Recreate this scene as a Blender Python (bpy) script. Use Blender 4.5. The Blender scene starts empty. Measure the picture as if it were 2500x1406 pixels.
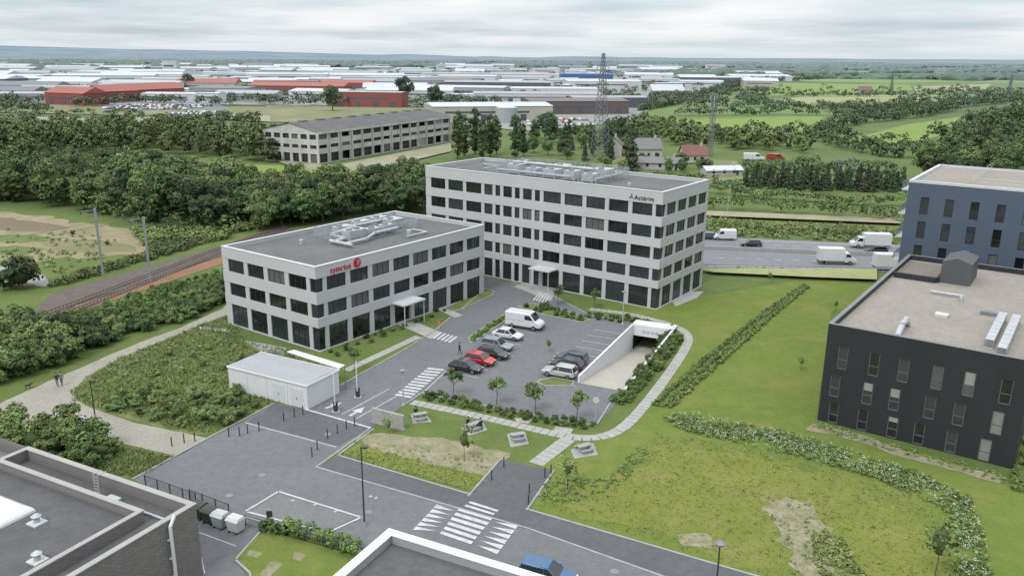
import bpy, bmesh, math, random
import numpy as np
from mathutils import Vector, Matrix
random.seed(7); rng=np.random.default_rng(7)
sc=bpy.context.scene; COL=sc.collection
sc.view_settings.view_transform='Standard'; sc.view_settings.look='None'; sc.view_settings.exposure=0
R=math.radians
# ---------------------------------------------------------------- camera
CAMH=38.0; FP=2000.0; PITCH=R(15.75); ROLL=R(0.5)
Rt=Vector((math.cos(ROLL),math.sin(PITCH)*math.sin(ROLL),math.cos(PITCH)*math.sin(ROLL)))
Up=Vector((-math.sin(ROLL),math.sin(PITCH)*math.cos(ROLL),math.cos(PITCH)*math.cos(ROLL)))
Fw=Vector((0,math.cos(PITCH),-math.sin(PITCH)))
def P(x,y,z=0.0):
    if z==0.0: y=max(y,139+.0087*(x-1250)+6)
    d=Rt*(x-1250)-Up*(y-703)+Fw*FP
    t=(z-CAMH)/d.z
    return Vector((d.x*t,d.y*t,z))
cd=bpy.data.cameras.new('camera'); cam=bpy.data.objects.new('camera',cd); COL.objects.link(cam)
cam.matrix_world=Matrix(((Rt.x,Up.x,-Fw.x,0),(Rt.y,Up.y,-Fw.y,0),(Rt.z,Up.z,-Fw.z,CAMH),(0,0,0,1)))
cd.sensor_width=36; cd.lens=36*FP/2500; cd.clip_start=0.5; cd.clip_end=60000
sc.camera=cam
# ---------------------------------------------------------------- materials
HAZE_TINT=(0.165,0.21,0.235,1)
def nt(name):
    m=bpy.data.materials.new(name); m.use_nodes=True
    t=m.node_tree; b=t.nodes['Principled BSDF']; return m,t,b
def haze_out(t,sock,b,k):  # paints aerial haze into the base colour, stronger with world Y
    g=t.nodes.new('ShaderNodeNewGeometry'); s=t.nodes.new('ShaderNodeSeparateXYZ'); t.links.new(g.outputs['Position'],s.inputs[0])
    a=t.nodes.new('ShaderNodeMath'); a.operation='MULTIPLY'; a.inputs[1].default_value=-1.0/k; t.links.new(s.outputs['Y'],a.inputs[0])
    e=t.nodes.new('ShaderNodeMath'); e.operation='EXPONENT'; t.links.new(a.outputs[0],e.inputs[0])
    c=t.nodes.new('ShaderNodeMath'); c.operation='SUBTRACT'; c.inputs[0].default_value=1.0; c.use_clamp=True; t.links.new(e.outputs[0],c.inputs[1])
    m=t.nodes.new('ShaderNodeMix'); m.data_type='RGBA'; m.inputs['B'].default_value=HAZE_TINT
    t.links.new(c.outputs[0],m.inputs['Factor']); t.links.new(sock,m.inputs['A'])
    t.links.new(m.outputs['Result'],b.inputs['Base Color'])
def mixn(t,fac,a,b,mode='MIX'):
    m=t.nodes.new('ShaderNodeMix'); m.data_type='RGBA'; m.blend_type=mode
    for s,v in (('A',a),('B',b)):
        if isinstance(v,tuple): m.inputs[s].default_value=(*v[:3],1)
        else: t.links.new(v,m.inputs[s])
    if isinstance(fac,float): m.inputs['Factor'].default_value=fac
    else: t.links.new(fac,m.inputs['Factor'])
    return m.outputs['Result']
def noise(t,co,scale,detail=6,rough=.6,lo=.35,hi=.65):
    n=t.nodes.new('ShaderNodeTexNoise'); n.inputs['Scale'].default_value=scale; n.inputs['Detail'].default_value=detail; n.inputs['Roughness'].default_value=rough
    t.links.new(co,n.inputs['Vector'])
    r=t.nodes.new('ShaderNodeMapRange'); r.inputs['From Min'].default_value=lo; r.inputs['From Max'].default_value=hi
    t.links.new(n.outputs['Fac'],r.inputs['Value']); return r.outputs['Result']
def M(name,c,c2=None,rough=.8,scale=.6,metal=0,bump=0,world=False,haze=0,spec=None,coat=0,stretch=None,fine=0):
    m,t,b=nt(name)
    if world: co=t.nodes.new('ShaderNodeNewGeometry').outputs['Position']
    else: co=t.nodes.new('ShaderNodeTexCoord').outputs['Object']
    if stretch:
        mp=t.nodes.new('ShaderNodeMapping'); mp.inputs['Scale'].default_value=stretch; t.links.new(co,mp.inputs[0]); co=mp.outputs[0]
    if c2 is None: c2=tuple(x*.88 for x in c)
    f=noise(t,co,scale)
    col=mixn(t,f,c,c2)
    if fine:
        f2=noise(t,co,fine,4,.7,.4,.8)
        col=mixn(t,f2,col,tuple(x*.8 for x in c2))
    if haze: haze_out(t,col,b,haze)
    else: t.links.new(col,b.inputs['Base Color'])
    b.inputs['Roughness'].default_value=rough; b.inputs['Metallic'].default_value=metal
    if spec is not None: b.inputs['Specular IOR Level'].default_value=spec
    if coat: b.inputs['Coat Weight'].default_value=coat; b.inputs['Coat Roughness'].default_value=.05
    if bump:
        n=t.nodes.new('ShaderNodeTexNoise'); n.inputs['Scale'].default_value=bump; n.inputs['Detail'].default_value=5; t.links.new(co,n.inputs['Vector'])
        bp=t.nodes.new('ShaderNodeBump'); bp.inputs['Strength'].default_value=.3; bp.inputs['Distance'].default_value=.1; t.links.new(n.outputs['Fac'],bp.inputs['Height']); t.links.new(bp.outputs[0],b.inputs['Normal'])
    return m
def grass_mat(name,a,b_,c,s1=.05,s2=.4,s3=3.0,haze=0,dry=None,stripe=False):
    m,t,b=nt(name); co=t.nodes.new('ShaderNodeNewGeometry').outputs['Position']
    col=mixn(t,noise(t,co,s1,5,.55,.35,.65),a,b_)
    col=mixn(t,noise(t,co,s2,7,.7,.42,.75),col,c)
    if dry: col=mixn(t,noise(t,co,s1*2.3,6,.65,.50,.76),col,dry)
    dark=tuple(x*.6 for x in b_)
    col=mixn(t,noise(t,co,s3,4,.75,.52,.95),col,dark)
    if haze: haze_out(t,col,b,haze)
    else: t.links.new(col,b.inputs['Base Color'])
    b.inputs['Roughness'].default_value=.95; b.inputs['Specular IOR Level'].default_value=.15
    n=t.nodes.new('ShaderNodeTexNoise'); n.inputs['Scale'].default_value=s3*.6; n.inputs['Detail'].default_value=6; t.links.new(co,n.inputs['Vector'])
    bp=t.nodes.new('ShaderNodeBump'); bp.inputs['Strength'].default_value=.5; bp.inputs['Distance'].default_value=.2; t.links.new(n.outputs['Fac'],bp.inputs['Height']); t.links.new(bp.outputs[0],b.inputs['Normal'])
    return m
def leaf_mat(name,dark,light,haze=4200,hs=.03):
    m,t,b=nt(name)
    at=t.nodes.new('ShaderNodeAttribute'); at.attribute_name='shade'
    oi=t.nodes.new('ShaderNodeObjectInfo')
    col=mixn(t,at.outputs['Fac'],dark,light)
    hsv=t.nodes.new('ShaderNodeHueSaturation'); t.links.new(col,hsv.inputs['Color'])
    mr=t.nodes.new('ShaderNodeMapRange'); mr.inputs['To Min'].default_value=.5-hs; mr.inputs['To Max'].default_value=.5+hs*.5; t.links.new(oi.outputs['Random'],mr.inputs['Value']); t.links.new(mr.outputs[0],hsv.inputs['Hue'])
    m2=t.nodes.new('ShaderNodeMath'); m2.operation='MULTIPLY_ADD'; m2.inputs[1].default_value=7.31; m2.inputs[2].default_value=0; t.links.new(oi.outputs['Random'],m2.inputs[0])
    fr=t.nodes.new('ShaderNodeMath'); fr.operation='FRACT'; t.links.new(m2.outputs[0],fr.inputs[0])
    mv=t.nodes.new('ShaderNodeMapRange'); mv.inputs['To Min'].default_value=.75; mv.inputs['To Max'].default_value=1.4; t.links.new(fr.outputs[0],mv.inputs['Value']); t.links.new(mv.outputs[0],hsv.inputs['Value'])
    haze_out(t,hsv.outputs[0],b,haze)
    b.inputs['Roughness'].default_value=.8; b.inputs['Specular IOR Level'].default_value=.2
    return m
def glass_mat(name,c,rough=.08,spec=.8):
    m,t,b=nt(name); co=t.nodes.new('ShaderNodeTexCoord').outputs['Object']
    col=mixn(t,noise(t,co,.7,1,.5,.2,.8),c,tuple(x*1.25 for x in c)); t.links.new(col,b.inputs['Base Color'])
    b.inputs['Roughness'].default_value=rough; b.inputs['Specular IOR Level'].default_value=spec; return m
asphalt=M('asphalt',(.148,.150,.155),(.126,.127,.132),.9,.12,bump=6,world=True,fine=1.2)
asphalt_dark=M('asphalt_dark',(.103,.105,.111),(.085,.087,.093),.9,.2,bump=6,world=True,fine=1.5)
asphalt_hw=M('asphalt_motorway',(.18,.183,.195),(.155,.158,.17),.85,.05,world=True,fine=.8)
paint=M('road_paint',(.50,.50,.50),(.36,.36,.36),.7,1.5,world=True)
kerbm=M('kerb_stone',(.32,.315,.30),(.25,.245,.24),.9,1,world=True)
slabm=M('concrete_slab',(.36,.355,.33),(.29,.285,.26),.9,.7,world=True,fine=4)
gravel=M('gravel',(.31,.285,.24),(.25,.23,.19),.95,.25,bump=5,world=True,fine=2.5)
soil=M('bare_soil',(.30,.26,.19),(.17,.17,.08),.95,.7,bump=3,world=True,fine=2.2)
soil_b=M('sandy_soil',(.31,.255,.165),(.19,.165,.085),.95,.07,world=True,fine=.35)
ballast=M('ballast',(.13,.105,.09),(.09,.073,.065),.95,.6,world=True,fine=3)
rust=M('rusty_gravel',(.25,.12,.068),(.19,.10,.055),.95,.4,world=True,fine=2)
railm=M('rail_steel',(.25,.2,.17),rough=.5,metal=.5)
concrete_panel=M('concrete_panel',(.445,.442,.44),(.425,.422,.42),.85,.25,stretch=(1,1,.5))
capm=M('metal_cap',(.52,.53,.54),rough=.5)
roofg=M('roof_gravel',(.135,.135,.132),(.10,.102,.10),.95,.18,fine=1.6)
roofbeige=M('roof_beige',(.275,.245,.21),(.24,.215,.185),.95,.15,fine=1.4)
dark_in=M('dark_inner',(.012,.012,.014))  # near-black colour stands in for shade inside buildings and garage
framem=M('window_frame',(.035,.036,.04),rough=.5)
glasses=[glass_mat('glass_a',(.016,.02,.024)),glass_mat('glass_b',(.028,.034,.04)),glass_mat('glass_c',(.008,.009,.011)),glass_mat('glass_blind',(.09,.09,.085),.4,.4)]
white=M('white_render',(.52,.52,.515),(.48,.48,.475),.8,.5,fine=3)
whitepaint=M('white_paint',(.58,.58,.58),(.55,.55,.55),.3,coat=.5)
galv=M('galvanised',(.44,.46,.47),(.36,.38,.39),.45,1.5,metal=.2)
galvd=M('galvanised_dark',(.22,.23,.24),(.17,.18,.19),.5,1.5,metal=.3)
shedroof=M('shed_roof',(.33,.335,.345),(.30,.305,.315),.8,.5,fine=5)
blackclad=M('black_cladding',(.020,.021,.025),(.016,.017,.020),.6,.4,stretch=(1,1,.1))
blueclad=M('blue_cladding',(.070,.092,.132),(.062,.083,.12),.6,.3)
woodm=M('wood_cladding',(.18,.12,.075),(.14,.09,.055),.8,2)
postdark=M('dark_post',(.035,.038,.045),rough=.5)
rubber=M('rubber',(.015,.015,.015),rough=.8)
rimm=M('rim',(.35,.35,.36),rough=.3,metal=.8)
carglass=glass_mat('car_glass',(.008,.01,.012),.04,.9)
redm=M('red_sign',(.42,.012,.03),rough=.5); darkgreym=M('dark_grey_sign',(.03,.03,.035),rough=.5)
barkm=M('bark',(.10,.08,.06),(.06,.05,.04),.95,3)
lamp_glass=M('lamp_lens',(.6,.6,.55),rough=.2); tail=M('tail_lens',(.35,.01,.01),rough=.2)
LF=dict(dark=leaf_mat('leaf_dark',(.024,.043,.016),(.092,.138,.042)),mid=leaf_mat('leaf_mid',(.036,.062,.019),(.135,.19,.054)),
        lite=leaf_mat('leaf_light',(.06,.095,.028),(.19,.245,.085)),conif=leaf_mat('leaf_conifer',(.025,.042,.02),(.078,.112,.045)),
        far=leaf_mat('leaf_far',(.033,.052,.024),(.09,.125,.05),3800),grass=leaf_mat('leaf_grass',(.13,.17,.05),(.27,.30,.11)),mgrass=leaf_mat('leaf_meadow',(.17,.2,.055),(.28,.30,.11)),flower=leaf_mat('flower_white',(.4,.42,.36),(.6,.6,.56)))
# ---------------------------------------------------------------- mesh helpers
class MB:
    def __init__(s): s.v=[]; s.f=[]
    def add(s,vs,fs):
        n=len(s.v); s.v+=[tuple(v) for v in vs]; s.f+=[tuple(i+n for i in f) for f in fs]; return s
    def box(s,x0,x1,y0,y1,z0,z1):
        return s.add([(x0,y0,z0),(x1,y0,z0),(x1,y1,z0),(x0,y1,z0),(x0,y0,z1),(x1,y0,z1),(x1,y1,z1),(x0,y1,z1)],
              [(0,3,2,1),(4,5,6,7),(0,1,5,4),(1,2,6,5),(2,3,7,6),(3,0,4,7)])
    def obox(s,p,q,w,z0,z1,ext=0):
        a=Vector((p[0],p[1],0)); b=Vector((q[0],q[1],0)); d=(b-a); 
        if d.length<1e-6: return s
        d.normalize(); a=a-d*ext; b=b+d*ext; n=Vector((-d.y,d.x,0))*w/2
        return s.prism([a-n,b-n,b+n,a+n],z0,z1)
    def prism(s,poly,z0,z1,side=True):
        pl=[(p[0],p[1]) for p in poly]
        A=sum(pl[i][0]*pl[(i+1)%len(pl)][1]-pl[(i+1)%len(pl)][0]*pl[i][1] for i in range(len(pl)))
        if A<0: pl=pl[::-1]
        n=len(pl); vs=[(x,y,z0) for x,y in pl]+[(x,y,z1) for x,y in pl]
        fs=[tuple(range(n-1,-1,-1)),tuple(range(n,2*n))]+[(i,(i+1)%n,n+(i+1)%n,n+i) for i in range(n)]
        return s.add(vs,fs)
    def sheet(s,poly,z):
        pl=[(p[0],p[1]) for p in poly]
        A=sum(pl[i][0]*pl[(i+1)%len(pl)][1]-pl[(i+1)%len(pl)][0]*pl[i][1] for i in range(len(pl)))
        if A<0: pl=pl[::-1]
        return s.add([(x,y,z) for x,y in pl],[tuple(range(len(pl)))])
    def tube(s,p,q,r0,r1=None,n=8,caps=True):
        p=Vector(p); q=Vector(q); r1=r0 if r1 is None else r1
        d=(q-p).normalized(); a=Vector((0,0,1)) if abs(d.z)<.9 else Vector((1,0,0)); u=d.cross(a).normalized(); v=d.cross(u)
        vs=[p+(u*math.cos(2*math.pi*i/n)+v*math.sin(2*math.pi*i/n))*r0 for i in range(n)]+[q+(u*math.cos(2*math.pi*i/n)+v*math.sin(2*math.pi*i/n))*r1 for i in range(n)]
        fs=[(i,n+i,n+(i+1)%n,(i+1)%n) for i in range(n)]
        if caps: fs+=[tuple(range(n)),tuple(range(2*n-1,n-1,-1))]
        return s.add(vs,fs)
    def loft(s,rings):
        n=len(rings[0]); vs=[v for r in rings for v in r]; fs=[]
        for k in range(len(rings)-1):
            for i in range(n): fs.append((k*n+i,k*n+(i+1)%n,(k+1)*n+(i+1)%n,(k+1)*n+i))
        fs+=[tuple(range(n-1,-1,-1)),tuple((len(rings)-1)*n+i for i in range(n))]
        return s.add(vs,fs)
    def mesh(s,name,mat=None,smooth=False):
        me=bpy.data.meshes.new(name); me.from_pydata(s.v,[],s.f); me.update()
        if mat: me.materials.append(mat)
        if smooth: me.polygons.foreach_set('use_smooth',[True]*len(me.polygons))
        return me
def link(name,me,parent=None,loc=None,rz=0):
    o=bpy.data.objects.new(name,me); COL.objects.link(o)
    if parent: o.parent=parent
    if loc is not None: o.location=loc
    if rz: o.rotation_euler=(0,0,rz)
    return o
def part(name,mb,mat,parent,label=None,smooth=False,loc=None,rz=0):
    o=link(name,mb.mesh(name,mat,smooth),parent,loc,rz)
    if label: o['label']=label
    return o
def tag(o,label,cat,group=None,kind=None):
    o['label']=label; o['category']=cat
    if group: o['group']=group
    if kind: o['kind']=kind
    return o
def thing(name,label,cat,loc=(0,0,0),rz=0,group=None,scale=None):
    o=bpy.data.objects.new(name,None); COL.objects.link(o); o.location=loc; o.rotation_euler=(0,0,rz)
    o.empty_display_size=.5
    if scale: o.scale=scale if isinstance(scale,tuple) else (scale,)*3
    return tag(o,label,cat,group)
def struct(name,mb,mat,kind='structure'):
    o=link(name,mb.mesh(name,mat)); o['kind']=kind; return o
def copy_thing(root,loc,rz=None,scale=None,label=None,group=None):
    r=root.copy(); COL.objects.link(r); r.location=loc
    if rz is not None: r.rotation_euler=(0,0,rz)
    if scale: r.scale=scale if isinstance(scale,tuple) else (scale,)*3
    if label: r['label']=label
    if group: r['group']=group
    for ch in root.children:
        c=ch.copy(); COL.objects.link(c); c.parent=r
        for g in ch.children:
            d=g.copy(); COL.objects.link(d); d.parent=c
    return r
def PP(l,z=0): return [P(a[0],a[1],z) for a in l]
def sheet(name,px,z,mat): return struct(name,MB().sheet(PP(px),z),mat)
def kerb(px,w=.18,h=.12,z0=-.05,name='kerb',close=False,mat=None):
    pts=PP(px); mb=MB()
    if close: pts=pts+[pts[0]]
    for i,(a,b) in enumerate(zip(pts,pts[1:])): mb.obox(a,b,w,z0,h+.0025*(i%2),ext=w*.3)
    return struct(name,mb,mat or kerbm)
def lines(segs,w,z=.05,name='road_marking',mat=None):
    mb=MB()
    for a,b in segs:
        p=P(*a); q=P(*b); d=(q-p).normalized(); n=Vector((-d.y,d.x,0))*w/2
        mb.sheet([p-n,q-n,q+n,p+n],z)
    return struct(name,mb,mat or paint)
def poly_lines(px): return list(zip(px,px[1:]))
def lerp(a,b,t): return (a[0]+(b[0]-a[0])*t,a[1]+(b[1]-a[1])*t)
def stripes(A,B,C,D,n,duty=.55,z=.052,name='zebra_crossing'):
    mb=MB()
    for i in range(n):
        t0=i/n; t1=(i+duty)/n
        mb.sheet(PP([lerp(A,B,t0),lerp(A,B,t1),lerp(C,D,t1),lerp(C,D,t0)]),z)
    return struct(name,mb,paint)
def smooth_px(px,it=2,closed=False):
    for _ in range(it):
        if closed:
            o=[]
            for a,b in zip(px,px[1:]+px[:1]): o+=[lerp(a,b,.25),lerp(a,b,.75)]
        else:
            o=[px[0]]
            for a,b in zip(px,px[1:]): o+= [lerp(a,b,.25),lerp(a,b,.75)]
            o.append(px[-1])
        px=o
    return px
def ragged(px,amp=.8,step=2.0,seed=1):
    rn=random.Random(seed); pts=PP(px); out=[]
    for a,b in zip(pts,pts[1:]+pts[:1]):
        L=(b-a).length; k=max(1,int(L/step)); d=(b-a)/max(L,1e-6); n=Vector((-d.y,d.x,0))
        for i in range(k): out.append(a.lerp(b,i/k)+n*(rn.uniform(-amp,amp)*.6+amp*.5*math.sin(i*.9+rn.random())))
    return out
def rsheet(name,px,z,mat,amp=.8,step=2.0,seed=1): return struct(name,MB().sheet(ragged(px,amp,step,seed),z),mat)
def np_mesh(name,V,F,shade,mat):
    me=bpy.data.meshes.new(name); nv=len(V); nf,k=F.shape
    me.vertices.add(nv); me.vertices.foreach_set('co',V.astype(np.float32).ravel())
    me.loops.add(nf*k); me.polygons.add(nf)
    me.polygons.foreach_set('loop_start',np.arange(nf,dtype=np.int32)*k)
    me.loops.foreach_set('vertex_index',F.astype(np.int32).ravel())
    me.update(calc_edges=True)
    a=me.attributes.new('shade','FLOAT','POINT'); a.data.foreach_set('value',np.clip(shade,0,1).astype(np.float32))
    me.materials.append(mat); me.validate(); return me
def unit(n):
    d=rng.normal(size=(n,3)); return d/np.linalg.norm(d,axis=1,keepdims=True)
def quads(c,nrm,s,asp=.7):
    n=len(c); r=unit(n); t=np.cross(nrm,r); t/=np.linalg.norm(t,axis=1,keepdims=True)+1e-9; b=np.cross(nrm,t)
    s=np.asarray(s).reshape(-1,1); t=t*s; b=b*s*asp
    V=np.stack([c-t,c-b,c+t,c+b],1).reshape(-1,3); F=np.arange(4*n).reshape(n,4); return V,F
def leafballs(C,Rr,nl,leaf,sh,squash=1.0,up=.35):
    k=len(C); d=unit(k*nl); d[:,2]=np.where(d[:,2]<-.3,-d[:,2],d[:,2])
    rr=np.repeat(Rr,nl)*(.65+.4*rng.random(k*nl))
    off=d*rr[:,None]; off[:,2]*=squash
    c=np.repeat(C,nl,0)+off
    nrm=d+.55*unit(k*nl); nrm[:,2]+=up; nrm/=np.linalg.norm(nrm,axis=1,keepdims=True)
    V,F=quads(c,nrm,leaf*(.6+.8*rng.random(k*nl)))
    shade=np.repeat(sh,nl)+.18*rng.normal(size=k*nl)+.18*d[:,2]  # random leaf tone, plus top light painted in: upper leaves paler
    return V,F,np.repeat(shade,4)
def core(cx,cz,r,h,seg=10,rings=6):
    V=[];F=[]
    for i in range(rings+1):
        ph=math.pi*i/rings
        for j in range(seg):
            th=2*math.pi*j/seg; q=.85+.3*rng.random()
            V.append((r*math.sin(ph)*math.cos(th)*q,r*math.sin(ph)*math.sin(th)*q,cz+h*math.cos(ph)*q))
    for i in range(rings):
        for j in range(seg): F.append((i*seg+j,(i+1)*seg+j,(i+1)*seg+(j+1)%seg,i*seg+(j+1)%seg))
    return np.array(V),np.array(F)
def crown(name,mat,R_,Hh,zc,nC,nL,leaf,clR,kind='round'):
    d=unit(nC); rad=(.45+.5*rng.random(nC)**.6)
    C=d*rad[:,None]*np.array([R_,R_,Hh])
    if kind=='poplar':
        z=rng.random(nC)*2-1; w=np.sqrt(np.clip(1-np.abs(z)**2.2,0.02,1)); th=rng.random(nC)*6.283; q=.4+.6*rng.random(nC)
        C=np.stack([R_*w*q*np.cos(th),R_*w*q*np.sin(th),z*Hh],1)
    if kind=='cone':
        z=rng.random(nC)**1.3; w=(1-z)*.95+.05; th=rng.random(nC)*6.283; q=.6+.4*rng.random(nC)
        C=np.stack([R_*w*q*np.cos(th),R_*w*q*np.sin(th),(z*2-1)*Hh],1)
    if kind=='round': C[:,0]+=rng.normal()*.12*R_; C[:,1]+=rng.normal()*.12*R_
    C[:,2]+=zc
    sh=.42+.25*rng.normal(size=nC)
    V,F,S=leafballs(C,clR*(.6+.7*rng.random(nC)),nL,leaf,sh)
    cv,cf=core(0,zc,R_*.5,Hh*.55)
    if kind=='cone': cv[:,:2]*=np.clip((zc+Hh-cv[:,2:3])/(2*Hh),.05,1)
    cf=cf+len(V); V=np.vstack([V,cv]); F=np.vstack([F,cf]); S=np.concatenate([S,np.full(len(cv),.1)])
    return np_mesh(name,V,F,S,mat)
def trunk_mesh(h,r,limbs=6,spread=2.5,top=1.0):
    mb=MB(); pts=[Vector((0,0,-.2))]
    for i in range(1,5): pts.append(Vector((random.uniform(-.03,.03)*i*h/4,random.uniform(-.03,.03)*i*h/4,h*i/4)))
    for i in range(4): mb.tube(pts[i],pts[i+1],r*(1-.2*i),r*(1-.2*(i+1)),8)
    for k in range(limbs):
        b=pts[2].lerp(pts[4],random.random()); a=k*2.4; e=b+Vector((math.cos(a)*spread,math.sin(a)*spread,random.uniform(.6,1.4)*top))
        m=b.lerp(e,.5)+Vector((0,0,-.15)); mb.tube(b,m,r*.4,r*.28,6); mb.tube(m,e,r*.28,r*.1,6)
    return mb.mesh('trunk',barkm)
PROTO={}
def tree_proto(key,name,crownmesh,trunkmesh): PROTO.setdefault(key,[]).append((name,crownmesh,trunkmesh))
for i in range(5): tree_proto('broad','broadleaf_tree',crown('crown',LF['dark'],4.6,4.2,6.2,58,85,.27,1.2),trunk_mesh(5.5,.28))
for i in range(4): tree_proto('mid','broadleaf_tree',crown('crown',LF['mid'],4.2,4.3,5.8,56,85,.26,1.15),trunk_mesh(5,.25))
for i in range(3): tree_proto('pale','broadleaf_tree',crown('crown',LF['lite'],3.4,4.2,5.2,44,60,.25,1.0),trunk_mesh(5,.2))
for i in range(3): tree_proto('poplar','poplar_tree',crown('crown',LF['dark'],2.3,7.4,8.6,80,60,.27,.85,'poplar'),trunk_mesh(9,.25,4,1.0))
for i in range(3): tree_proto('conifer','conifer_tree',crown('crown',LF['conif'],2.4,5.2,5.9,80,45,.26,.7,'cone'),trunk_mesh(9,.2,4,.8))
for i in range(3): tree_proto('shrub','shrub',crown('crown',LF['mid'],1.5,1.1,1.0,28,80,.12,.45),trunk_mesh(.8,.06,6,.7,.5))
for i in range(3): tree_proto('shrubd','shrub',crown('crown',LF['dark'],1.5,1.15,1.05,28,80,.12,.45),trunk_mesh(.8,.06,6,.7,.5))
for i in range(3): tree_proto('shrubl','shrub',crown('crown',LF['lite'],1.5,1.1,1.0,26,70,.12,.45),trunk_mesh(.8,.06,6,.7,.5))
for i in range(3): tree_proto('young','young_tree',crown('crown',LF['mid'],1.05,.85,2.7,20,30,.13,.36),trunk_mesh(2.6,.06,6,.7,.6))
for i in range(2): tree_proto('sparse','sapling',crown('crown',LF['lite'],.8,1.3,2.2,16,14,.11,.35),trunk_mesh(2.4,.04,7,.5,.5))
def tree(key,p,label,cat='tree',group=None,s=1.0,sz=None):
    nm,cm,tm=random.choice(PROTO[key])
    r=thing(nm,label,cat,(p[0],p[1],0),random.uniform(0,6.28),group,(s,s,(sz or s)))
    link('trunk',tm,r); link('crown',cm,r); return r
def inpoly(pts,poly):
    x,y=pts[:,0],pts[:,1]; ins=np.zeros(len(pts),bool); n=len(poly); j=n-1
    for i in range(n):
        xi,yi=poly[i][:2]; xj,yj=poly[j][:2]
        c=((yi>y)!=(yj>y))&(x<(xj-xi)*(y-yi)/((yj-yi)+1e-12)+xi); ins^=c; j=i
    return ins
def scatter(px,n,mind=0):
    poly=[(v.x,v.y) for v in PP(px)]; a=np.array(poly); lo=a.min(0); hi=a.max(0)
    tries=0; tot=[]
    while len(tot)<n and tries<60:
        pts=lo+(hi-lo)*rng.random((max(n,200)*2,2)); pts=pts[inpoly(pts,poly)]; tries+=1
        if mind==0: tot+=list(map(tuple,pts))
        else:
            for q in pts:
                if all((q[0]-t[0])**2+(q[1]-t[1])**2>mind*mind for t in tot): tot.append((q[0],q[1]))
                if len(tot)>=n: break
    return tot[:n]
def wood(key,px,n,mind,s,label,group,cat='tree'):
    for q in scatter(px,n,mind):
        k=random.choice(key) if isinstance(key,(list,tuple)) else key
        f=random.uniform(*s); tree(k,q,label,cat,group,f,f*random.uniform(.75,1.15))
def leafmass(name,C,Rr,nl,leaf,mat,squash=1.0,sh=None,up=.35):
    C=np.array(C,float); sh=(.42+.22*rng.normal(size=len(C))) if sh is None else sh
    V,F,S=leafballs(C,np.asarray(Rr,float)*np.ones(len(C)),nl,leaf,sh,squash,up)
    return link(name,np_mesh(name,V,F,S,mat))
def woodmass(px,n,mind,s,mat,name='woodland',nl=34,leaf=.55):
    C=[];Rr=[];sh=[]
    for q in scatter(px,n,mind):
        f=random.uniform(*s); b=random.uniform(.15,.7)
        for k in range(16):
            th=random.uniform(0,6.28); z=random.uniform(-1,1); w_=math.sqrt(max(0,1-z*z))*random.uniform(.4,.95)*3.9*f
            C.append((q[0]+w_*math.cos(th),q[1]+w_*math.sin(th),(5.4+z*3.8)*f)); Rr.append(random.uniform(1.0,1.9)*f); sh.append(b+random.uniform(-.2,.2))
    o=leafmass(name,C,Rr,nl,leaf,LF[mat],sh=np.array(sh)); o['kind']='stuff'; return o
def bushmass(px,n,mind,s,mat,name='low_bushes'):
    C=[];Rr=[];sh=[]
    for q in scatter(px,n,mind):
        f=random.uniform(*s); b=random.uniform(.2,.7)
        for k in range(12):
            th=random.uniform(0,6.28); z=random.random(); w_=math.sqrt(max(0,1-z*z))*random.uniform(.3,.9)*1.4*f
            C.append((q[0]+w_*math.cos(th),q[1]+w_*math.sin(th),(.3+z*1.5)*f)); Rr.append(random.uniform(.35,.6)*f); sh.append(b+random.uniform(-.2,.2))
    o=leafmass(name,C,Rr,40,.12,LF[mat],sh=np.array(sh)); o['kind']='stuff'; return o
def hedge(px,w,h,label,mat='mid',leaf=.3,step=None,nl=45,name='hedge',kind=None,cat='hedge',hv=0):
    pts=PP(px); C=[];Rr=[]
    step=step or w*.35
    for a,b in zip(pts,pts[1:]):
        L=(b-a).length; d=(b-a)/L; n=Vector((-d.y,d.x,0)); k=max(2,int(L/step)); hh=h
        for i in range(k):
            if hv: hh=h*(1+hv*math.sin(i*.35+a.x)+hv*random.uniform(-1,1)*.5)
            nlv=max(1,int(h/(w*.45)))
            for lv in range(nlv):
                q=a+d*(L*(i+random.random())/k)+n*random.uniform(-.4,.4)*w
                r=w*random.uniform(.28,.45); z=min(hh-r*.6,(lv+.5)*hh/nlv*random.uniform(.8,1.15))
                C.append((q.x,q.y,max(z,r*.3))); Rr.append(r)
    o=leafmass(name,C,Rr,nl,leaf,LF[mat])
    if kind: o['kind']=kind
    else: tag(o,label,cat)
    return o
def lumps(name,pxlines,h,w,mat,seg=12,kind='stuff'):
    V=[];F=[];S=[]
    for px in pxlines:
        pts=PP(px)
        sv=random.uniform(.1,.6)
        for a,b in zip(pts,pts[1:]):
            L=(b-a).length; k=max(4,int(L/seg)); d=(b-a)/L; n=Vector((-d.y,d.x,0)); base=len(V)
            for i in range(k+1):
                c=a+d*(L*i/k); end=.02 if i in (0,k) else 1
                hh=h*random.uniform(.45,1.2)*end; ww=w*random.uniform(.7,1.2)*end
                prof=[(-1,0),(-1.05,.5),(-.6,.9),(0,1),(.6,.9),(1.05,.5),(1,0)]
                for (u_,z_) in prof:
                    jit=random.uniform(.75,1.2)
                    q=c+n*u_*ww/2*jit+d*random.uniform(-.3,.3)*seg*end; V.append((q.x,q.y,z_*hh*jit)); S.append(sv+random.uniform(-.25,.35))
            for i in range(k):
                for j in range(6): F.append((base+i*7+j,base+i*7+j+1,base+(i+1)*7+j+1,base+(i+1)*7+j))
    o=link(name,np_mesh(name,np.array(V),np.array(F),np.array(S),LF[mat])); o['kind']=kind; return o
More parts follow.
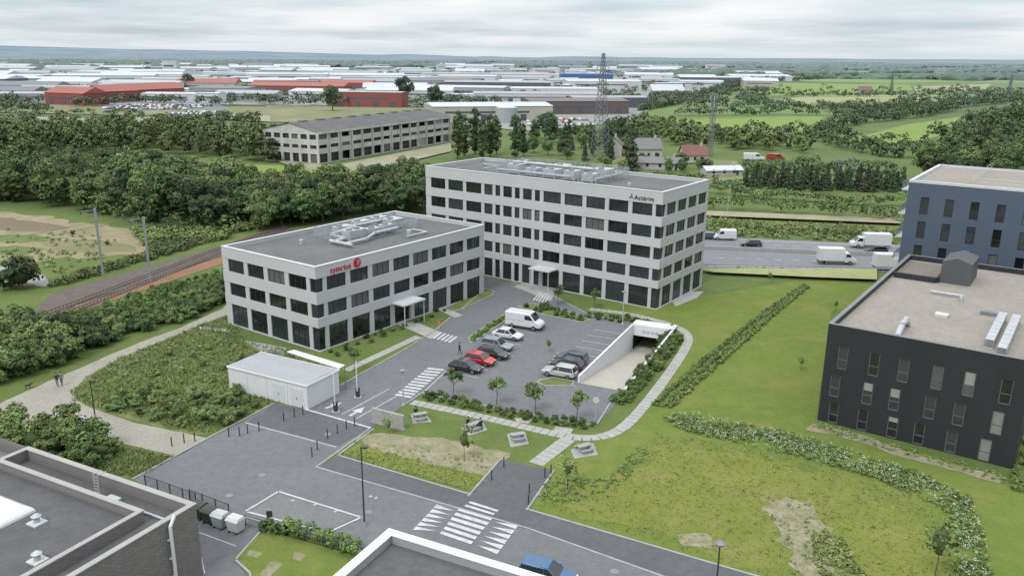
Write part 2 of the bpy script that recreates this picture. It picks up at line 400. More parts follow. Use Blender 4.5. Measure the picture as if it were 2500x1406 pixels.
# ---------------------------------------------------------------- world and light
w=bpy.data.worlds.new('World'); sc.world=w; w.use_nodes=True; t=w.node_tree; bg=t.nodes['Background']
sky=t.nodes.new('ShaderNodeTexSky'); sky.sky_type='NISHITA'; sky.sun_disc=False; sky.sun_elevation=R(48); sky.sun_rotation=R(215)
tc=t.nodes.new('ShaderNodeTexCoord'); sp=t.nodes.new('ShaderNodeSeparateXYZ'); t.links.new(tc.outputs['Generated'],sp.inputs[0])
def mth(op,a,b=None,clamp=False):
    n=t.nodes.new('ShaderNodeMath'); n.operation=op; n.use_clamp=clamp
    for i,v in enumerate((a,b)):
        if v is None: continue
        if isinstance(v,(int,float)): n.inputs[i].default_value=v
        else: t.links.new(v,n.inputs[i])
    return n.outputs[0]
den=mth('ADD',mth('ABSOLUTE',sp.outputs['Z']),.06)
cmb=t.nodes.new('ShaderNodeCombineXYZ'); t.links.new(mth('DIVIDE',sp.outputs['X'],den),cmb.inputs[0]); t.links.new(mth('DIVIDE',sp.outputs['Y'],den),cmb.inputs[1])
cf=noise(t,cmb.outputs[0],.33,6,.5,.44,.66)
cf2=noise(t,cmb.outputs[0],.7,6,.5,.35,.7)
cloud=mixn(t,cf2,(.90,.91,.915),(.77,.81,.84))
skyc=mixn(t,1.0,sky.outputs[0],(.085,.085,.085),'MULTIPLY')
skyc=mixn(t,.6,skyc,(.56,.70,.82))
base=mixn(t,cf,cloud,skyc)
grad=mth('MAXIMUM',sp.outputs['Z'],0)
hz=t.nodes.new('ShaderNodeMapRange'); hz.inputs['From Min'].default_value=0; hz.inputs['From Max'].default_value=.03; hz.inputs['To Min'].default_value=.7; hz.inputs['To Max'].default_value=0; t.links.new(sp.outputs['Z'],hz.inputs['Value'])
base=mixn(t,hz.outputs[0],base,(.70,.77,.81))
mul=t.nodes.new('ShaderNodeVectorMath'); mul.operation='SCALE'; t.links.new(base,mul.inputs[0]); t.links.new(mth('ADD',1.0,mth('MULTIPLY',grad,1.4)),mul.inputs['Scale'])
t.links.new(mul.outputs[0],bg.inputs[0]); bg.inputs[1].default_value=1.0
sl=bpy.data.lights.new('sun','SUN'); sl.energy=2.0; sl.angle=R(20); sl.color=(1,.98,.95); so=bpy.data.objects.new('sun',sl); COL.objects.link(so)
sd=Vector((-.35,-.55,.85)); so.rotation_euler=sd.to_track_quat('Z','Y').to_euler(); so.location=(0,0,200)
# ---------------------------------------------------------------- ramp frame
rd=Vector((.423,.906,0)); rr=Vector((.906,-.423,0)); R0=Vector((8.3,92.5,0)); RL=22.0; RW=5.6
hole=[R0,R0+rr*RW,R0+rr*RW+rd*RL,R0+rd*RL]
# ---------------------------------------------------------------- ground
from mathutils.geometry import tessellate_polygon
gm,t2,gb=nt('ground'); co=t2.nodes.new('ShaderNodeNewGeometry').outputs['Position']
near=mixn(t2,noise(t2,co,.03,6,.6,.38,.62),(.11,.15,.038),(.08,.118,.03))
near=mixn(t2,noise(t2,co,.35,7,.7,.45,.75),near,(.14,.16,.052))
near=mixn(t2,noise(t2,co,2.2,5,.75,.5,.85),near,(.055,.085,.024))
vo=t2.nodes.new('ShaderNodeTexVoronoi'); vo.inputs['Scale'].default_value=.0035; t2.links.new(co,vo.inputs['Vector'])
rp=t2.nodes.new('ShaderNodeValToRGB'); rp.color_ramp.interpolation='CONSTANT'
els=[(0,(.08,.12,.035,1)),(.22,(.14,.2,.055,1)),(.4,(.06,.085,.033,1)),(.55,(.18,.21,.08,1)),(.68,(.11,.17,.045,1)),(.8,(.23,.23,.12,1)),(.88,(.05,.07,.03,1))]
rp.color_ramp.elements[0].color=els[0][1]; rp.color_ramp.elements[1].position=els[1][0]; rp.color_ramp.elements[1].color=els[1][1]
for p_,c_ in els[2:]:
    e=rp.color_ramp.elements.new(p_); e.color=c_
sx=t2.nodes.new('ShaderNodeSeparateColor'); t2.links.new(vo.outputs['Color'],sx.inputs[0]); t2.links.new(sx.outputs[0],rp.inputs[0])
sy=t2.nodes.new('ShaderNodeSeparateXYZ'); t2.links.new(co,sy.inputs[0])
mr=t2.nodes.new('ShaderNodeMapRange'); mr.inputs['From Min'].default_value=450; mr.inputs['From Max'].default_value=700; t2.links.new(sy.outputs['Y'],mr.inputs['Value'])
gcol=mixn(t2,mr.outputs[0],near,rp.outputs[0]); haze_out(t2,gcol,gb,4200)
gb.inputs['Roughness'].default_value=.95; gb.inputs['Specular IOR Level'].default_value=.1
n=t2.nodes.new('ShaderNodeTexNoise'); n.inputs['Scale'].default_value=1.5; n.inputs['Detail'].default_value=6; t2.links.new(co,n.inputs['Vector'])
bp=t2.nodes.new('ShaderNodeBump'); bp.inputs['Strength'].default_value=.5; bp.inputs['Distance'].default_value=.2; t2.links.new(n.outputs['Fac'],bp.inputs['Height']); t2.links.new(bp.outputs[0],gb.inputs['Normal'])
r1=[(-400,-60),(400,-60),(400,600),(-400,600)]; r2=[(-30000,-2000),(30000,-2000),(30000,45000),(-30000,45000)]
loops=[[Vector((x,y,0)) for x,y in r1],[Vector((h.x,h.y,0)) for h in hole]]
tri=tessellate_polygon(loops); gmB=MB(); allv=[v for l in loops for v in l]
fs=[]
for a,b,c in tri:
    nz=(allv[b]-allv[a]).cross(allv[c]-allv[a]).z; fs.append((a,b,c) if nz>0 else (a,c,b))
nv=len(allv); vs=[tuple(v) for v in allv]+[(x,y,0) for x,y in r2]
for i in range(4): fs.append((nv+i,nv+(i+1)%4,(i+1)%4,i))
gmB.add(vs,fs); struct('ground',gmB,gm)
hm,t3,hb=nt('hills'); co3=t3.nodes.new('ShaderNodeNewGeometry').outputs['Position']
c3=mixn(t3,noise(t3,co3,.0012,6,.6,.4,.6),(.11,.155,.185),(.155,.20,.235)); t3.links.new(c3,hb.inputs['Base Color']); hb.inputs['Roughness'].default_value=1  # bluish ridge colours have the distance haze painted in
mb=MB(); N=200; rows=[]
for j,(yy,hh) in enumerate([(9000,0),(11000,.6),(14000,1.0),(20000,.9)]):
    row=[]
    for i in range(N+1):
        x=-16000+32000*i/N
        ang=x/yy
        hgt=40+max(0,-.1-ang)*150*(yy/12000)+10*math.sin(i*.3)+7*math.sin(i*.71+1)+4*math.sin(i*1.5)
        row.append((x,yy,max(0,hgt*hh) if j else -5))
    rows.append(row)
vs=[v for r_ in rows for v in r_]; fs=[(j*(N+1)+i,j*(N+1)+i+1,(j+1)*(N+1)+i+1,(j+1)*(N+1)+i) for j in range(3) for i in range(N)]
mb.add(vs,fs); struct('hills',mb,hm)
# ---------------------------------------------------------------- ground zones
lawn=grass_mat('lawn',(.125,.165,.034),(.098,.142,.028),(.155,.178,.045),.05,.5,2.5,dry=(.185,.18,.058))
meadow=grass_mat('meadow',(.155,.175,.036),(.125,.158,.031),(.18,.185,.05),.07,.45,2.0,dry=(.215,.195,.075))
rough_g=grass_mat('rough_grass',(.115,.155,.045),(.085,.125,.034),(.165,.178,.07),.09,.5,1.6,dry=(.2,.19,.09))
field_g=grass_mat('bright_field',(.175,.25,.05),(.15,.22,.045),(.19,.235,.06),.01,.05,.5,haze=7000)
field_p=grass_mat('pale_field',(.28,.29,.13),(.23,.26,.11),(.3,.28,.15),.01,.05,.5,haze=7000)
field_d=grass_mat('dull_field',(.14,.165,.06),(.17,.175,.08),(.22,.20,.11),.01,.05,.4,haze=7000,dry=(.27,.24,.16))
dirt_far=M('pale_dirt',(.34,.30,.22),(.22,.21,.12),.95,.02,world=True,haze=7000,fine=.15)
yard=M('yard',(.27,.27,.26),(.19,.195,.165),.95,.009,world=True,haze=7000,fine=.04)
sheet('lawn',[(1440,745),(1740,720),(1980,680),(2130,695),(2300,760),(2030,760),(1990,1035),(2460,1165),(2700,1230),(2700,1500),(1900,1430),(1290,1240),(1350,1150),(1310,1135),(1440,1080),(1520,1060),(1690,830),(1660,795)],.012,lawn)
rsheet('meadow',[(1350,1230),(1370,1170),(1480,1190),(1620,1100),(1800,1110),(2050,1160),(2200,1250),(2260,1340),(2260,1440),(2100,1440),(1830,1380)],.024,meadow,1.2,1.5,3)
rsheet('meadow',[(835,1108),(880,1080),(1000,1085),(1200,1120),(1215,1140),(1150,1195)],.016,meadow,.25,1.0,4)
sheet('rough_grass',[(165,950),(290,870),(500,785),(570,755),(600,830),(780,865),(830,935),(760,1000),(670,985),(520,1062),(440,1058),(180,985)],.012,rough_g)
sheet('rough_grass',[(-300,1075),(0,1040),(110,1046),(250,1077),(430,1115),(325,1170),(-200,1170)],.012,rough_g)
road=[(325,1170),(505,1072),(670,985),(750,999),(905,1045),(772,1140),(1290,1290),(1620,1406),(2150,1560),(2400,1700),(500,1800),(490,1400),(460,1240)]
sheet('road',road,.02,asphalt)
sheet('footpath',[(775,1140),(825,1112),(1150,1208),(1285,1243),(1830,1402),(2300,1530),(2150,1562),(1620,1408),(1290,1292)],.05,asphalt_dark)
sheet('footpath',[(600,1032),(670,987),(750,1001),(903,1046),(820,1092)],.026,asphalt_dark)
sheet('side_road',[(1220,1122),(1352,1150),(1286,1246),(1143,1212)],.056,asphalt_dark)
site=[(755,998),(830,942),(985,856),(1060,809),(1178,712),(1165,672),(1248,690),(1330,712),(1440,770),(1545,790),R0+rd*RL-rr*.3,R0-rr*.3,R0,R0+rr*RW,(1500,990),(1455,1040),(1240,1003),(1030,960),(987,990),(907,1044)]
sitep=[q if isinstance(q,Vector) else P(*q) for q in site]
struct('car_park',MB().sheet(sitep,.030),asphalt)
rsheet('path',[(545,752),(440,800),(330,840),(225,885),(150,918),(190,945),(210,920),(290,875),(400,830),(500,790),(562,765),(640,702),(600,700)],.016,gravel,.12,.9,5)
rsheet('path',[(-300,1020),(0,985),(120,930),(175,912),(205,925),(178,952),(186,978),(200,1045),(110,1042),(0,1034),(-300,1068)],.024,gravel,.15,.9,6)
rsheet('path',[(170,970),(240,1002),(330,1032),(440,1055),(507,1070),(432,1114),(280,1077),(170,1040)],.020,gravel,.1,.9,7)
rsheet('bare_soil',[(862,1072),(930,1056),(1100,1074),(1245,1106),(1200,1166),(1060,1134),(930,1105)],.04,soil,.35,.8,7)
rsheet('bare_soil',[(1870,1222),(1975,1218),(2030,1290),(2000,1350),(2075,1406),(2110,1470),(1980,1480),(1915,1330)],.044,soil,.7,.6,8)
rsheet('bare_soil',[(1650,1305),(1725,1300),(1745,1338),(1665,1334)],.046,soil,.2,.5,9)
rsheet('bare_soil',[(1985,1035),(2100,1060),(2250,1115),(2455,1165),(2440,1180),(2200,1115),(2040,1062),(1965,1050)],.048,soil,.2,.8,10)
rsheet('bare_field',[(-400,505),(0,520),(100,528),(200,545),(300,555),(345,575),(360,600),(345,618),(290,622),(230,630),(170,626),(90,640),(0,632),(-300,640)],.012,soil_b,1.8,2.5,11)
rsheet('brown_earth',[(-300,522),(0,532),(120,545),(170,556),(90,566),(0,562),(-300,560)],.022,M('brown_earth',(.16,.12,.08),(.14,.12,.065),.95,.1,world=True,fine=.6),1.2,3,12)
rsheet('brown_earth',[(100,596),(200,584),(310,594),(335,612),(240,618),(150,612)],.026,M('ochre_earth',(.20,.16,.09),(.14,.15,.06),.95,.1,world=True,fine=.6),1.0,2,13)
rsheet('grass_strip',[(-200,578),(60,574),(160,580),(110,590),(0,592),(-200,594)],.03,rough_g,1.0,2,18)
rsheet('grass_strip',[(-100,606),(40,600),(110,608),(60,622),(-100,624)],.032,rough_g,.8,2,19)
rsheet('sandy_ground',[(-300,655),(0,648),(90,664),(120,690),(60,700),(0,690),(-300,700)],.022,soil_b,.8,2,14)
sheet('lane',smooth_px([(-200,640),(0,646),(90,668),(125,688),(105,704),(50,684),(0,668),(-200,670)],1,True),.034,kerbm)
sheet('trackbed',[(70,770),(128,718),(545,600),(640,566),(700,550),(720,562),(640,592),(550,622),(188,744),(110,786)],.1,ballast)
sheet('trackbed_edge',[(180,748),(545,626),(640,596),(640,608),(548,643),(198,760)],.06,rust)
mbr=MB(); mbs=MB()
for o in (.22,.36,.60,.74):
    a=P(*lerp((70,770),(150,790),o)); b=P(*lerp((545,596),(550,624),o)); c=P(*lerp((690,552),(710,565),o))
    mbr.obox(a,b,.09,.2,.36); mbr.obox(b,c,.09,.2,.36)
struct('rails',mbr,railm)
for lo,hi in ((.17,.41),(.55,.79)):
    a0=P(*lerp((70,770),(150,790),lo)); a1=P(*lerp((70,770),(150,790),hi)); b0=P(*lerp((545,596),(550,624),lo)); b1=P(*lerp((545,596),(550,624),hi))
    k=int((b0-a0).length/.8)
    for i in range(k): mbs.obox(a0.lerp(b0,i/k),a1.lerp(b1,i/k),.26,.08,.2)
struct('sleepers',mbs,M('sleeper',(.15,.13,.12)))
for i,(nm,px,mt) in enumerate([('field',[(1640,292),(2010,284),(1985,318),(1880,326),(1700,318)],field_g),('field',[(2060,345),(2210,305),(2345,286),(2300,330),(2210,358),(2120,352)],field_g),
    ('field',[(1790,222),(1830,202),(2220,208),(2230,222),(1950,232),(1800,238)],field_g),('field',[(1890,246),(1960,236),(2230,232),(2380,238),(2220,256),(1990,262)],field_p),
    ('field',[(1920,192),(2000,184),(2200,190),(2380,200),(2180,204),(1960,200)],field_g),('field',[(2230,212),(2420,206),(2400,225),(2240,230)],field_p),
    ('field',[(1420,420),(1500,380),(1800,395),(1815,440),(1730,450),(1700,400)],field_d),
    ('industrial_yard',[(-500,200),(0,190),(600,180),(1000,170),(1820,176),(1820,200),(1700,240),(1600,262),(1530,300),(1280,322),(1090,300),(1040,262),(700,258),(400,256),(120,262),(-300,255)],yard),
    ('waste_ground',[(-300,240),(0,250),(250,262),(700,262),(1050,285),(900,300),(650,300),(420,285),(0,276),(-300,280)],field_d),
    ('grass_verge',[(440,404),(620,405),(900,412),(860,470),(800,495),(640,482),(520,460)],field_g),('dirt_track',[(640,378),(700,380),(800,410),(1100,352),(1103,372),(900,420),(800,425),(690,402)],dirt_far),
    ('dirt_track',[(-200,284),(0,286),(300,292),(520,276),(660,285),(660,300),(520,292),(300,303),(0,300),(-200,300)],dirt_far),('dirt_track',[(540,325),(660,310),(660,345),(600,340)],dirt_far),
    ('dirt_track',[(880,455),(960,430),(1100,400),(1100,412),(980,450),(900,475)],dirt_far),
    ('verge',[(1700,662),(2140,664),(2140,690),(1980,684),(1740,672)],field_p),('verge',[(1715,520),(2200,540),(2200,552),(1715,532)],dirt_far)]):
    sheet(nm,px,.05+.04*i,mt)
sheet('motorway',[(1240,556),(1710,578),(2260,602),(2900,630),(2900,720),(2260,668),(1715,656),(1240,640)],.1,asphalt_hw)
lines(poly_lines([(1240,560),(1710,583),(2260,606)])+poly_lines([(1240,633),(1715,650),(2260,661)])+poly_lines([(1240,590),(1715,606),(2260,628)])+poly_lines([(1240,598),(1715,613),(2260,634)]),.28,.125)
sheet('central_reservation',[(1240,592.5),(1715,608),(2260,630),(2260,632),(1715,611.5),(1240,596)],.135,field_d)
sg=[]
for i in range(22):
    for (a,b) in (((1240,574),(2260,616)),((1240,615),(2260,647))):
        p0=lerp(a,b,i/22); p1=lerp(a,b,(i+.4)/22); sg.append((p0,p1))
lines(sg,.24,.125)
mb=MB(); a=P(1240,594); b=P(2260,631)
mb.obox(a,b,.35,0,.95); tag(link('crash_barrier',mb.mesh('crash_barrier',kerbm)),'long low concrete barrier down the middle of the motorway','barrier')
mb=MB(); a=P(1240,645); b=P(2260,666); mb.obox(a,b,.06,.55,.85)
for i in range(50): q=a.lerp(b,i/50); mb.box(q.x-.05,q.x+.05,q.y+.05,q.y+.12,0,.8)
tag(link('guard_rail',mb.mesh('guard_rail',galv)),'steel guard rail along the near edge of the motorway','barrier')
# ---------------------------------------------------------------- kerbs and markings
kerb([(325,1170),(505,1072),(670,985)]); kerb([(600,1032),(820,1091)],w=.25,h=.04); kerb([(905,1045),(772,1140),(1290,1290),(1620,1407),(2150,1562)],h=.06)
kerb([(825,1112),(1150,1208)],h=.1); kerb([(1285,1243),(1830,1402),(2300,1530)],h=.1); kerb([(825,1112),(912,1048)],h=.1)
kerb([(1143,1212),(1222,1122)],h=.12); kerb([(1286,1246),(1352,1150)],h=.12)
kerb([(830,942),(985,856),(1060,809),(1100,775)]); kerb([(1125,757),(1178,712)]); kerb([(987,990),(1030,960),(1240,1003),(1455,1040),(1490,985)])
kerb([(1248,690),(1330,712),(1440,770),(1545,790)])
lines([((745,999),(905,1045))],.3,.05)
stripes((1085,902),(1000,975),(1045,898),(960,968),11,.55)
stripes((1056,826),(1102,838),(1076,811),(1122,824),5,.55)
stripes((1300,733),(1335,741),(1318,713),(1348,719),5,.55)
lines([((870,1022),(985,958)),((835,1012),(950,950)),((1030,962),(1085,910))],.12,.05)
mb=MB()
for (c,dx,dy) in (((872,1005),30,-18),((815,990),34,-12)):
    a=P(c[0]-dx*.6,c[1]-dy*.6); b=P(c[0]+dx*.6,c[1]+dy*.6); d=(b-a).normalized(); n=Vector((-d.y,d.x,0)); m_=a.lerp(b,.45)
    mb.sheet([a-n*.18,m_-n*.18,m_+n*.18,a+n*.18],.05); mb.add([tuple(m_-n*.65+Vector((0,0,.05))),tuple(b+Vector((0,0,.05))),tuple(m_+n*.65+Vector((0,0,.05)))],[(0,1,2)])
struct('arrow_marking',mb,paint)
hd=Vector((math.sin(R(115)),math.cos(R(115)),0)); rw=Vector((math.sin(R(24)),math.cos(R(24)),0))
mb=MB()
def wline(mb,a,b,w_=.11,z=.05):
    d=(b-a).normalized(); n=Vector((-d.y,d.x,0))*w_/2; mb.sheet([a-n,b-n,b+n,a+n],z)
row0=P(1136,905)-rw*1.4
for i in range(9):
    c=row0+rw*2.62*i; wline(mb,c-hd*2.4,c+hd*2.5)
rowR=P(1372,925)-rw*1.4
for i in range(9):
    c=rowR+rw*2.62*i; wline(mb,c-hd*2.5,c+hd*2.3)
struct('parking_bay_markings',mb,paint)
def island(px,name='planted_island'):
    pts=PP(px); mb=MB().prism(pts,-.02,.1); struct(name,mb,rough_g); kerb(px,close=True,w=.16,h=.13)
island([(1150,838),(1163,832),(1262,765),(1255,758),(1232,768),(1143,826)])
island([(1310,933),(1350,922),(1402,932),(1395,943),(1330,943)])
island([(1265,748),(1300,742),(1400,765),(1440,782),(1425,788),(1330,770)])
island([(1085,755),(1185,706),(1208,712),(1200,722),(1125,757),(1105,760)])
def slabs(px,w_,step=.9,gap=.07,name='slab_path',z=.06):
    pts=PP(px); mb=MB(); res=[pts[0]]
    tot=[0]
    for a,b in zip(pts,pts[1:]): tot.append(tot[-1]+(b-a).length)
    n_=max(1,round(tot[-1]/step)); j=0
    for i in range(1,n_+1):
        s_=tot[-1]*i/n_
        while j<len(tot)-2 and tot[j+1]<s_: j+=1
        res.append(pts[j].lerp(pts[j+1],(s_-tot[j])/max(1e-6,tot[j+1]-tot[j])))
    for a,b in zip(res,res[1:]):
        d=(b-a); L=d.length
        if L<.1: continue
        d/=L; n=Vector((-d.y,d.x,0))*w_/2*random.uniform(.97,1.03); g=d*gap/2
        mb.prism([a+g-n,b-g-n,b-g+n,a+g+n],-.01,z+random.uniform(-.008,.008))
    return struct(name,mb,slabm)
slabs(smooth_px([(1440,755),(1530,765),(1600,782),(1655,798),(1686,822),(1668,862),(1610,945),(1545,1025),(1500,1060),(1440,1072),(1370,1064),(1180,1018),(1005,982)]),1.3)
slabs([(1388,1072),(1308,1133)],1.6); slabs([(845,905),(1022,822)],1.2,1.4,.04)
sheet('path',[(965,790),(1012,785),(1078,812),(1052,828)],.04,slabm); sheet('path',[(1045,745),(1070,742),(1130,770),(1110,776)],.04,slabm)
sheet('path',[(1255,700),(1275,692),(1360,705),(1345,735),(1305,720)],.045,slabm)
sheet('terrace',[(596,832),(640,838),(700,850),(690,868),(640,862)],.03,kerbm); sheet('terrace',[(1640,735),(1690,712),(1718,712),(1700,728),(1650,748)],.03,slabm)
sheet('paving_slab',[(1255,1020),(1300,1024),(1290,1035),(1262,1030)],.04,slabm); sheet('paving_slab',[(1355,1040),(1400,1047),(1393,1060),(1352,1052)],.04,slabm)
sheet('paving_slab',[(485,798),(562,804),(560,812),(490,804)],.04,white)
stripes((1122,1240),(1070,1308),(1204,1264),(1146,1334),6,.58,.056)
stripes((1148,1224),(1128,1240),(1218,1246),(1200,1262),2,.5,.062)
mb=MB()
for i in range(6):
    a=lerp((1066,1232),(1006,1296),i/6); b=lerp((1066,1232),(1006,1296),(i+.8)/6); t_=lerp((1112,1244),(1058,1302),(i+.4)/6); mb.sheet(PP([a,b,t_]),.056)
    a=lerp((1266,1282),(1212,1356),i/6); b=lerp((1266,1282),(1212,1356),(i+.8)/6); t_=lerp((1212,1270),(1158,1338),(i+.4)/6); mb.sheet(PP([a,b,t_]),.056)
struct('triangle_markings',mb,paint)
lines(poly_lines([(600,1248),(680,1200),(882,1263),(800,1300),(605,1250)]),.2,.05)
kerb([(600,1262),(690,1292),(930,1360)],h=.1)
mb=MB()
for (x,y) in ((715,1222),(770,1232),(820,1248),(720,1270),(905,1212),(918,1216)):
    p=P(x,y); mb.sheet([p+Vector((-.25,-.06,0)),p+Vector((.25,-.04,0)),p+Vector((.25,.03,0)),p+Vector((-.25,.03,0))],.052)
    mb.sheet([p+Vector((-.04,-.25,0)),p+Vector((.04,-.25,0)),p+Vector((.04,.25,0)),p+Vector((-.04,.25,0))],.058)
struct('road_marking',mb,paint)
lines([((486,1300),(578,1334)),((486,1340),(500,1400))],.1,.05)
sheet('asphalt_patch',[(605,1252),(682,1206),(870,1264),(800,1294)],.035,M('patch',(.17,.17,.17),(.15,.15,.15),.9,.4,world=True,fine=2))
mb=MB()
for (x,y) in ((640,1160),(900,1250),(1080,1380),(1500,1395),(1160,905),(1250,870),(800,1060),(560,1210)):
    p=P(x,y); mb.sheet([p+Vector((math.cos(k*math.pi/6)*.35,math.sin(k*math.pi/6)*.35,0)) for k in range(12)],.042)
struct('manhole_covers',mb,galvd)
pg=[(575,1368),(635,1300),(700,1300),(900,1352),(880,1420),(800,1500),(640,1500),(610,1410)]
struct('lawn',MB().prism(PP(pg),-.02,.1),lawn); kerb(pg[:3][::-1]+[(575,1368),(610,1400),(620,1450)],h=.14)
rsheet('bare_soil',[(608,1345),(640,1352),(630,1362),(602,1358)],.105,soil,.08,.4,15); rsheet('bare_soil',[(660,1372),(690,1378),(660,1410),(635,1405)],.107,soil,.08,.4,16); rsheet('bare_soil',[(720,1350),(745,1356),(735,1372),(715,1366)],.109,soil,.08,.4,17)
# ---------------------------------------------------------------- windows
WC={}
def win(parent,face,pos,a0,wd,z0,h,nm,inset=.22,gi=None,trans=0,gl=glasses,fm=framem,name='window'):
    gi=random.choices(range(len(gl)),weights=[5,4,4,1][:len(gl)])[0] if gi is None else gi
    key=(round(wd,2),round(h,2),nm,gi,trans,id(gl[gi]),id(fm))
    if key not in WC:
        g=MB().add([(0.03,.04,.03),(wd-.03,.04,.03),(wd-.03,.04,h-.03),(0.03,.04,h-.03)],[(0,1,2,3)]).mesh('pane',gl[gi])
        f=MB(); b_=.07
        f.box(0,wd,-.02,.06,0,b_).box(0,wd,-.02,.06,h-b_,h).box(0,b_,-.015,.055,b_,h-b_).box(wd-b_,wd,-.015,.055,b_,h-b_)
        for i in range(1,nm): x=wd*i/nm; f.box(x-.035,x+.035,-.01,.05,b_,h-b_)
        if trans: f.box(b_,wd-b_,-.008,.048,h*trans-.03,h*trans+.03)
        WC[key]=(g,f.mesh('frame',fm))
    g,f=WC[key]
    if face=='Y': loc=(a0,pos+inset,z0); rz=0
    else: loc=(pos+inset,a0+wd,z0); rz=-math.pi/2
    o=link(name,g,parent,loc,rz); link('frame',f,o); return o
ROT=R(54)
def compl(iv,lo,hi):
    out=[]; c=lo
    for a,b in sorted(iv):
        if a>c+1e-3: out.append((c,a))
        c=max(c,b)
    if c<hi-1e-3: out.append((c,hi))
    return out
def office(name,label,origin,L,W,top,rows,cY,cX,wallmat,inner=None):
    root=thing(name,label,'building',(origin[0],origin[1],0),ROT)
    mb=MB()
    for a,b in compl(rows,-.15,top-.02): mb.box(0,L,0,W,a,b)
    for (z0,z1) in rows:
        for a,b in compl([(c,c+w_) for c,w_ in cY],0,L-.4): mb.box(a,b,.06,.45,z0,z1)
        for a,b in compl([(c,c+w_) for c,w_ in cX],0,W-.4): mb.box(.06,.45,a,b,z0,z1)
        mb.box(L-.4,L-.01,.06,W-.01,z0,z1); mb.box(.06,L-.4,W-.4,W-.01,z0,z1)
    part('wall',mb,wallmat,root)
    part('light_block_core',MB().box(.9,L-.9,.9,W-.9,.0,rows[-1][1]+.05),dark_in,root)  # unseen dark box added inside to block light, not a real wall
    return root
def parapet(root,L,W,top,h=.6,tw=.4,rm=roofg,wm=concrete_panel,cm=capm,ct=.06):
    mb=MB().box(0,L,0,tw,top-.02,top+h).box(0,L,W-tw,W,top-.02,top+h).box(0,tw,tw,W-tw,top-.02,top+h).box(L-tw,L,tw,W-tw,top-.02,top+h)
    part('parapet',mb,wm,root)
    e=.05; z=top+h
    mb=MB().box(-e,L+e,-e,tw+e,z,z+ct).box(-e,L+e,W-tw-e,W+e,z,z+ct).box(-e,tw+e,tw+e,W-tw-e,z,z+ct).box(L-tw-e,L+e,tw+e,W-tw-e,z,z+ct)
    part('parapet_cap',mb,cm,root)
    part('roof',MB().box(tw,L-tw,tw,W-tw,top-.02,top+.03),rm,root)
def screen(root,x0,x1,y0,y1,z0,h,pitch=.3,name='roof_screen'):
    mb=MB()
    c=[(x0,y0),(x1,y0),(x1,y1),(x0,y1),(x0,y0)]
    for (a,b) in zip(c,c[1:]):
        L=math.dist(a,b); k=int(L/pitch)
        for i in range(k): 
            x=a[0]+(b[0]-a[0])*i/k; y=a[1]+(b[1]-a[1])*i/k; s=.05 if i%8==0 else .018; mb.box(x-s,x+s,y-s,y+s,z0,z0+h)
        for zz in np.linspace(z0+.15,z0+h,6): mb.tube((a[0],a[1],zz),(b[0],b[1],zz),.022,n=4)
    part(name,mb,galv,root)
def ahu(root,x,y,z,l,w_,h,mat=None):
    mb=MB().box(x,x+l,y,y+w_,z+.25,z+h); 
    for i in range(int(l/1.2)): mb.box(x+.15+i*1.2,x+1.1+i*1.2,y-.04,y,z+.45,z+h-.2)
    mb.box(x-.03,x+l+.03,y-.03-.02,y+w_+.03,z+h,z+h+.06)
    for (a,b) in ((x+.1,y+.1),(x+l-.3,y+.1),(x+.1,y+w_-.3),(x+l-.3,y+w_-.3)): mb.box(a,a+.2,b,b+.2,z,z+.25)
    o=part('air_handling_unit',mb,mat or galv,root)
    f=MB()
    for i in range(max(1,int(l/1.6))): f.tube((x+.8+i*1.5,y+w_/2,z+h+.06),(x+.8+i*1.5,y+w_/2,z+h+.28),.5,n=14)
    part('fan',f,galvd,o)
def duct(root,pts,r,name='duct'):
    mb=MB()
    for a,b in zip(pts,pts[1:]): mb.tube(a,b,r,n=12)
    for p in pts[1:-1]: mb.tube(Vector(p)-Vector((0,0,r)),Vector(p)+Vector((0,0,r)),r*1.02,n=12)
    for a,b in zip(pts,pts[1:]):
        a=Vector(a); b=Vector(b); k=int((b-a).length/1.2)
        for i in range(1,k):
            q=a.lerp(b,i/k); d=(b-a).normalized()*.04; mb.tube(q-d,q+d,r*1.06,n=12)
    part(name,mb,galv,root)
def text_part(s,size,parent,loc,face,mat,name='lettering',ext=.04,xs=1.0,bold=.0):
    cu=bpy.data.curves.new('txt','FONT'); cu.body=s; cu.size=size; cu.extrude=ext; cu.offset=bold; cu.space_character=1.08
    ob=bpy.data.objects.new('txt',cu); COL.objects.link(ob)
    dg=bpy.context.evaluated_depsgraph_get(); me=bpy.data.meshes.new_from_object(ob.evaluated_get(dg)); bpy.data.objects.remove(ob)
    me.materials.clear(); me.materials.append(mat)
    o=link(name,me,parent,loc); o.rotation_euler=(R(90),0,0 if face=='Y' else -math.pi/2); o.scale=(xs,1,1); return o
def canopy(root,face,a0,wd,z,depth,pos=0,name='entrance_canopy'):
    mb=MB()
    if face=='Y':
        mb.box(a0,a0+wd,pos-depth,pos-.01,z,z+.22); 
        for x in (a0+.2,a0+wd-.3): mb.box(x,x+.1,pos-depth+.1,pos-depth+.2,0,z)
    else:
        mb.box(pos-depth,pos-.01,a0,a0+wd,z,z+.22)
        for y in (a0+.2,a0+wd-.3): mb.box(pos-depth+.1,pos-depth+.2,y,y+.1,0,z)
    part(name,mb,capm,root)
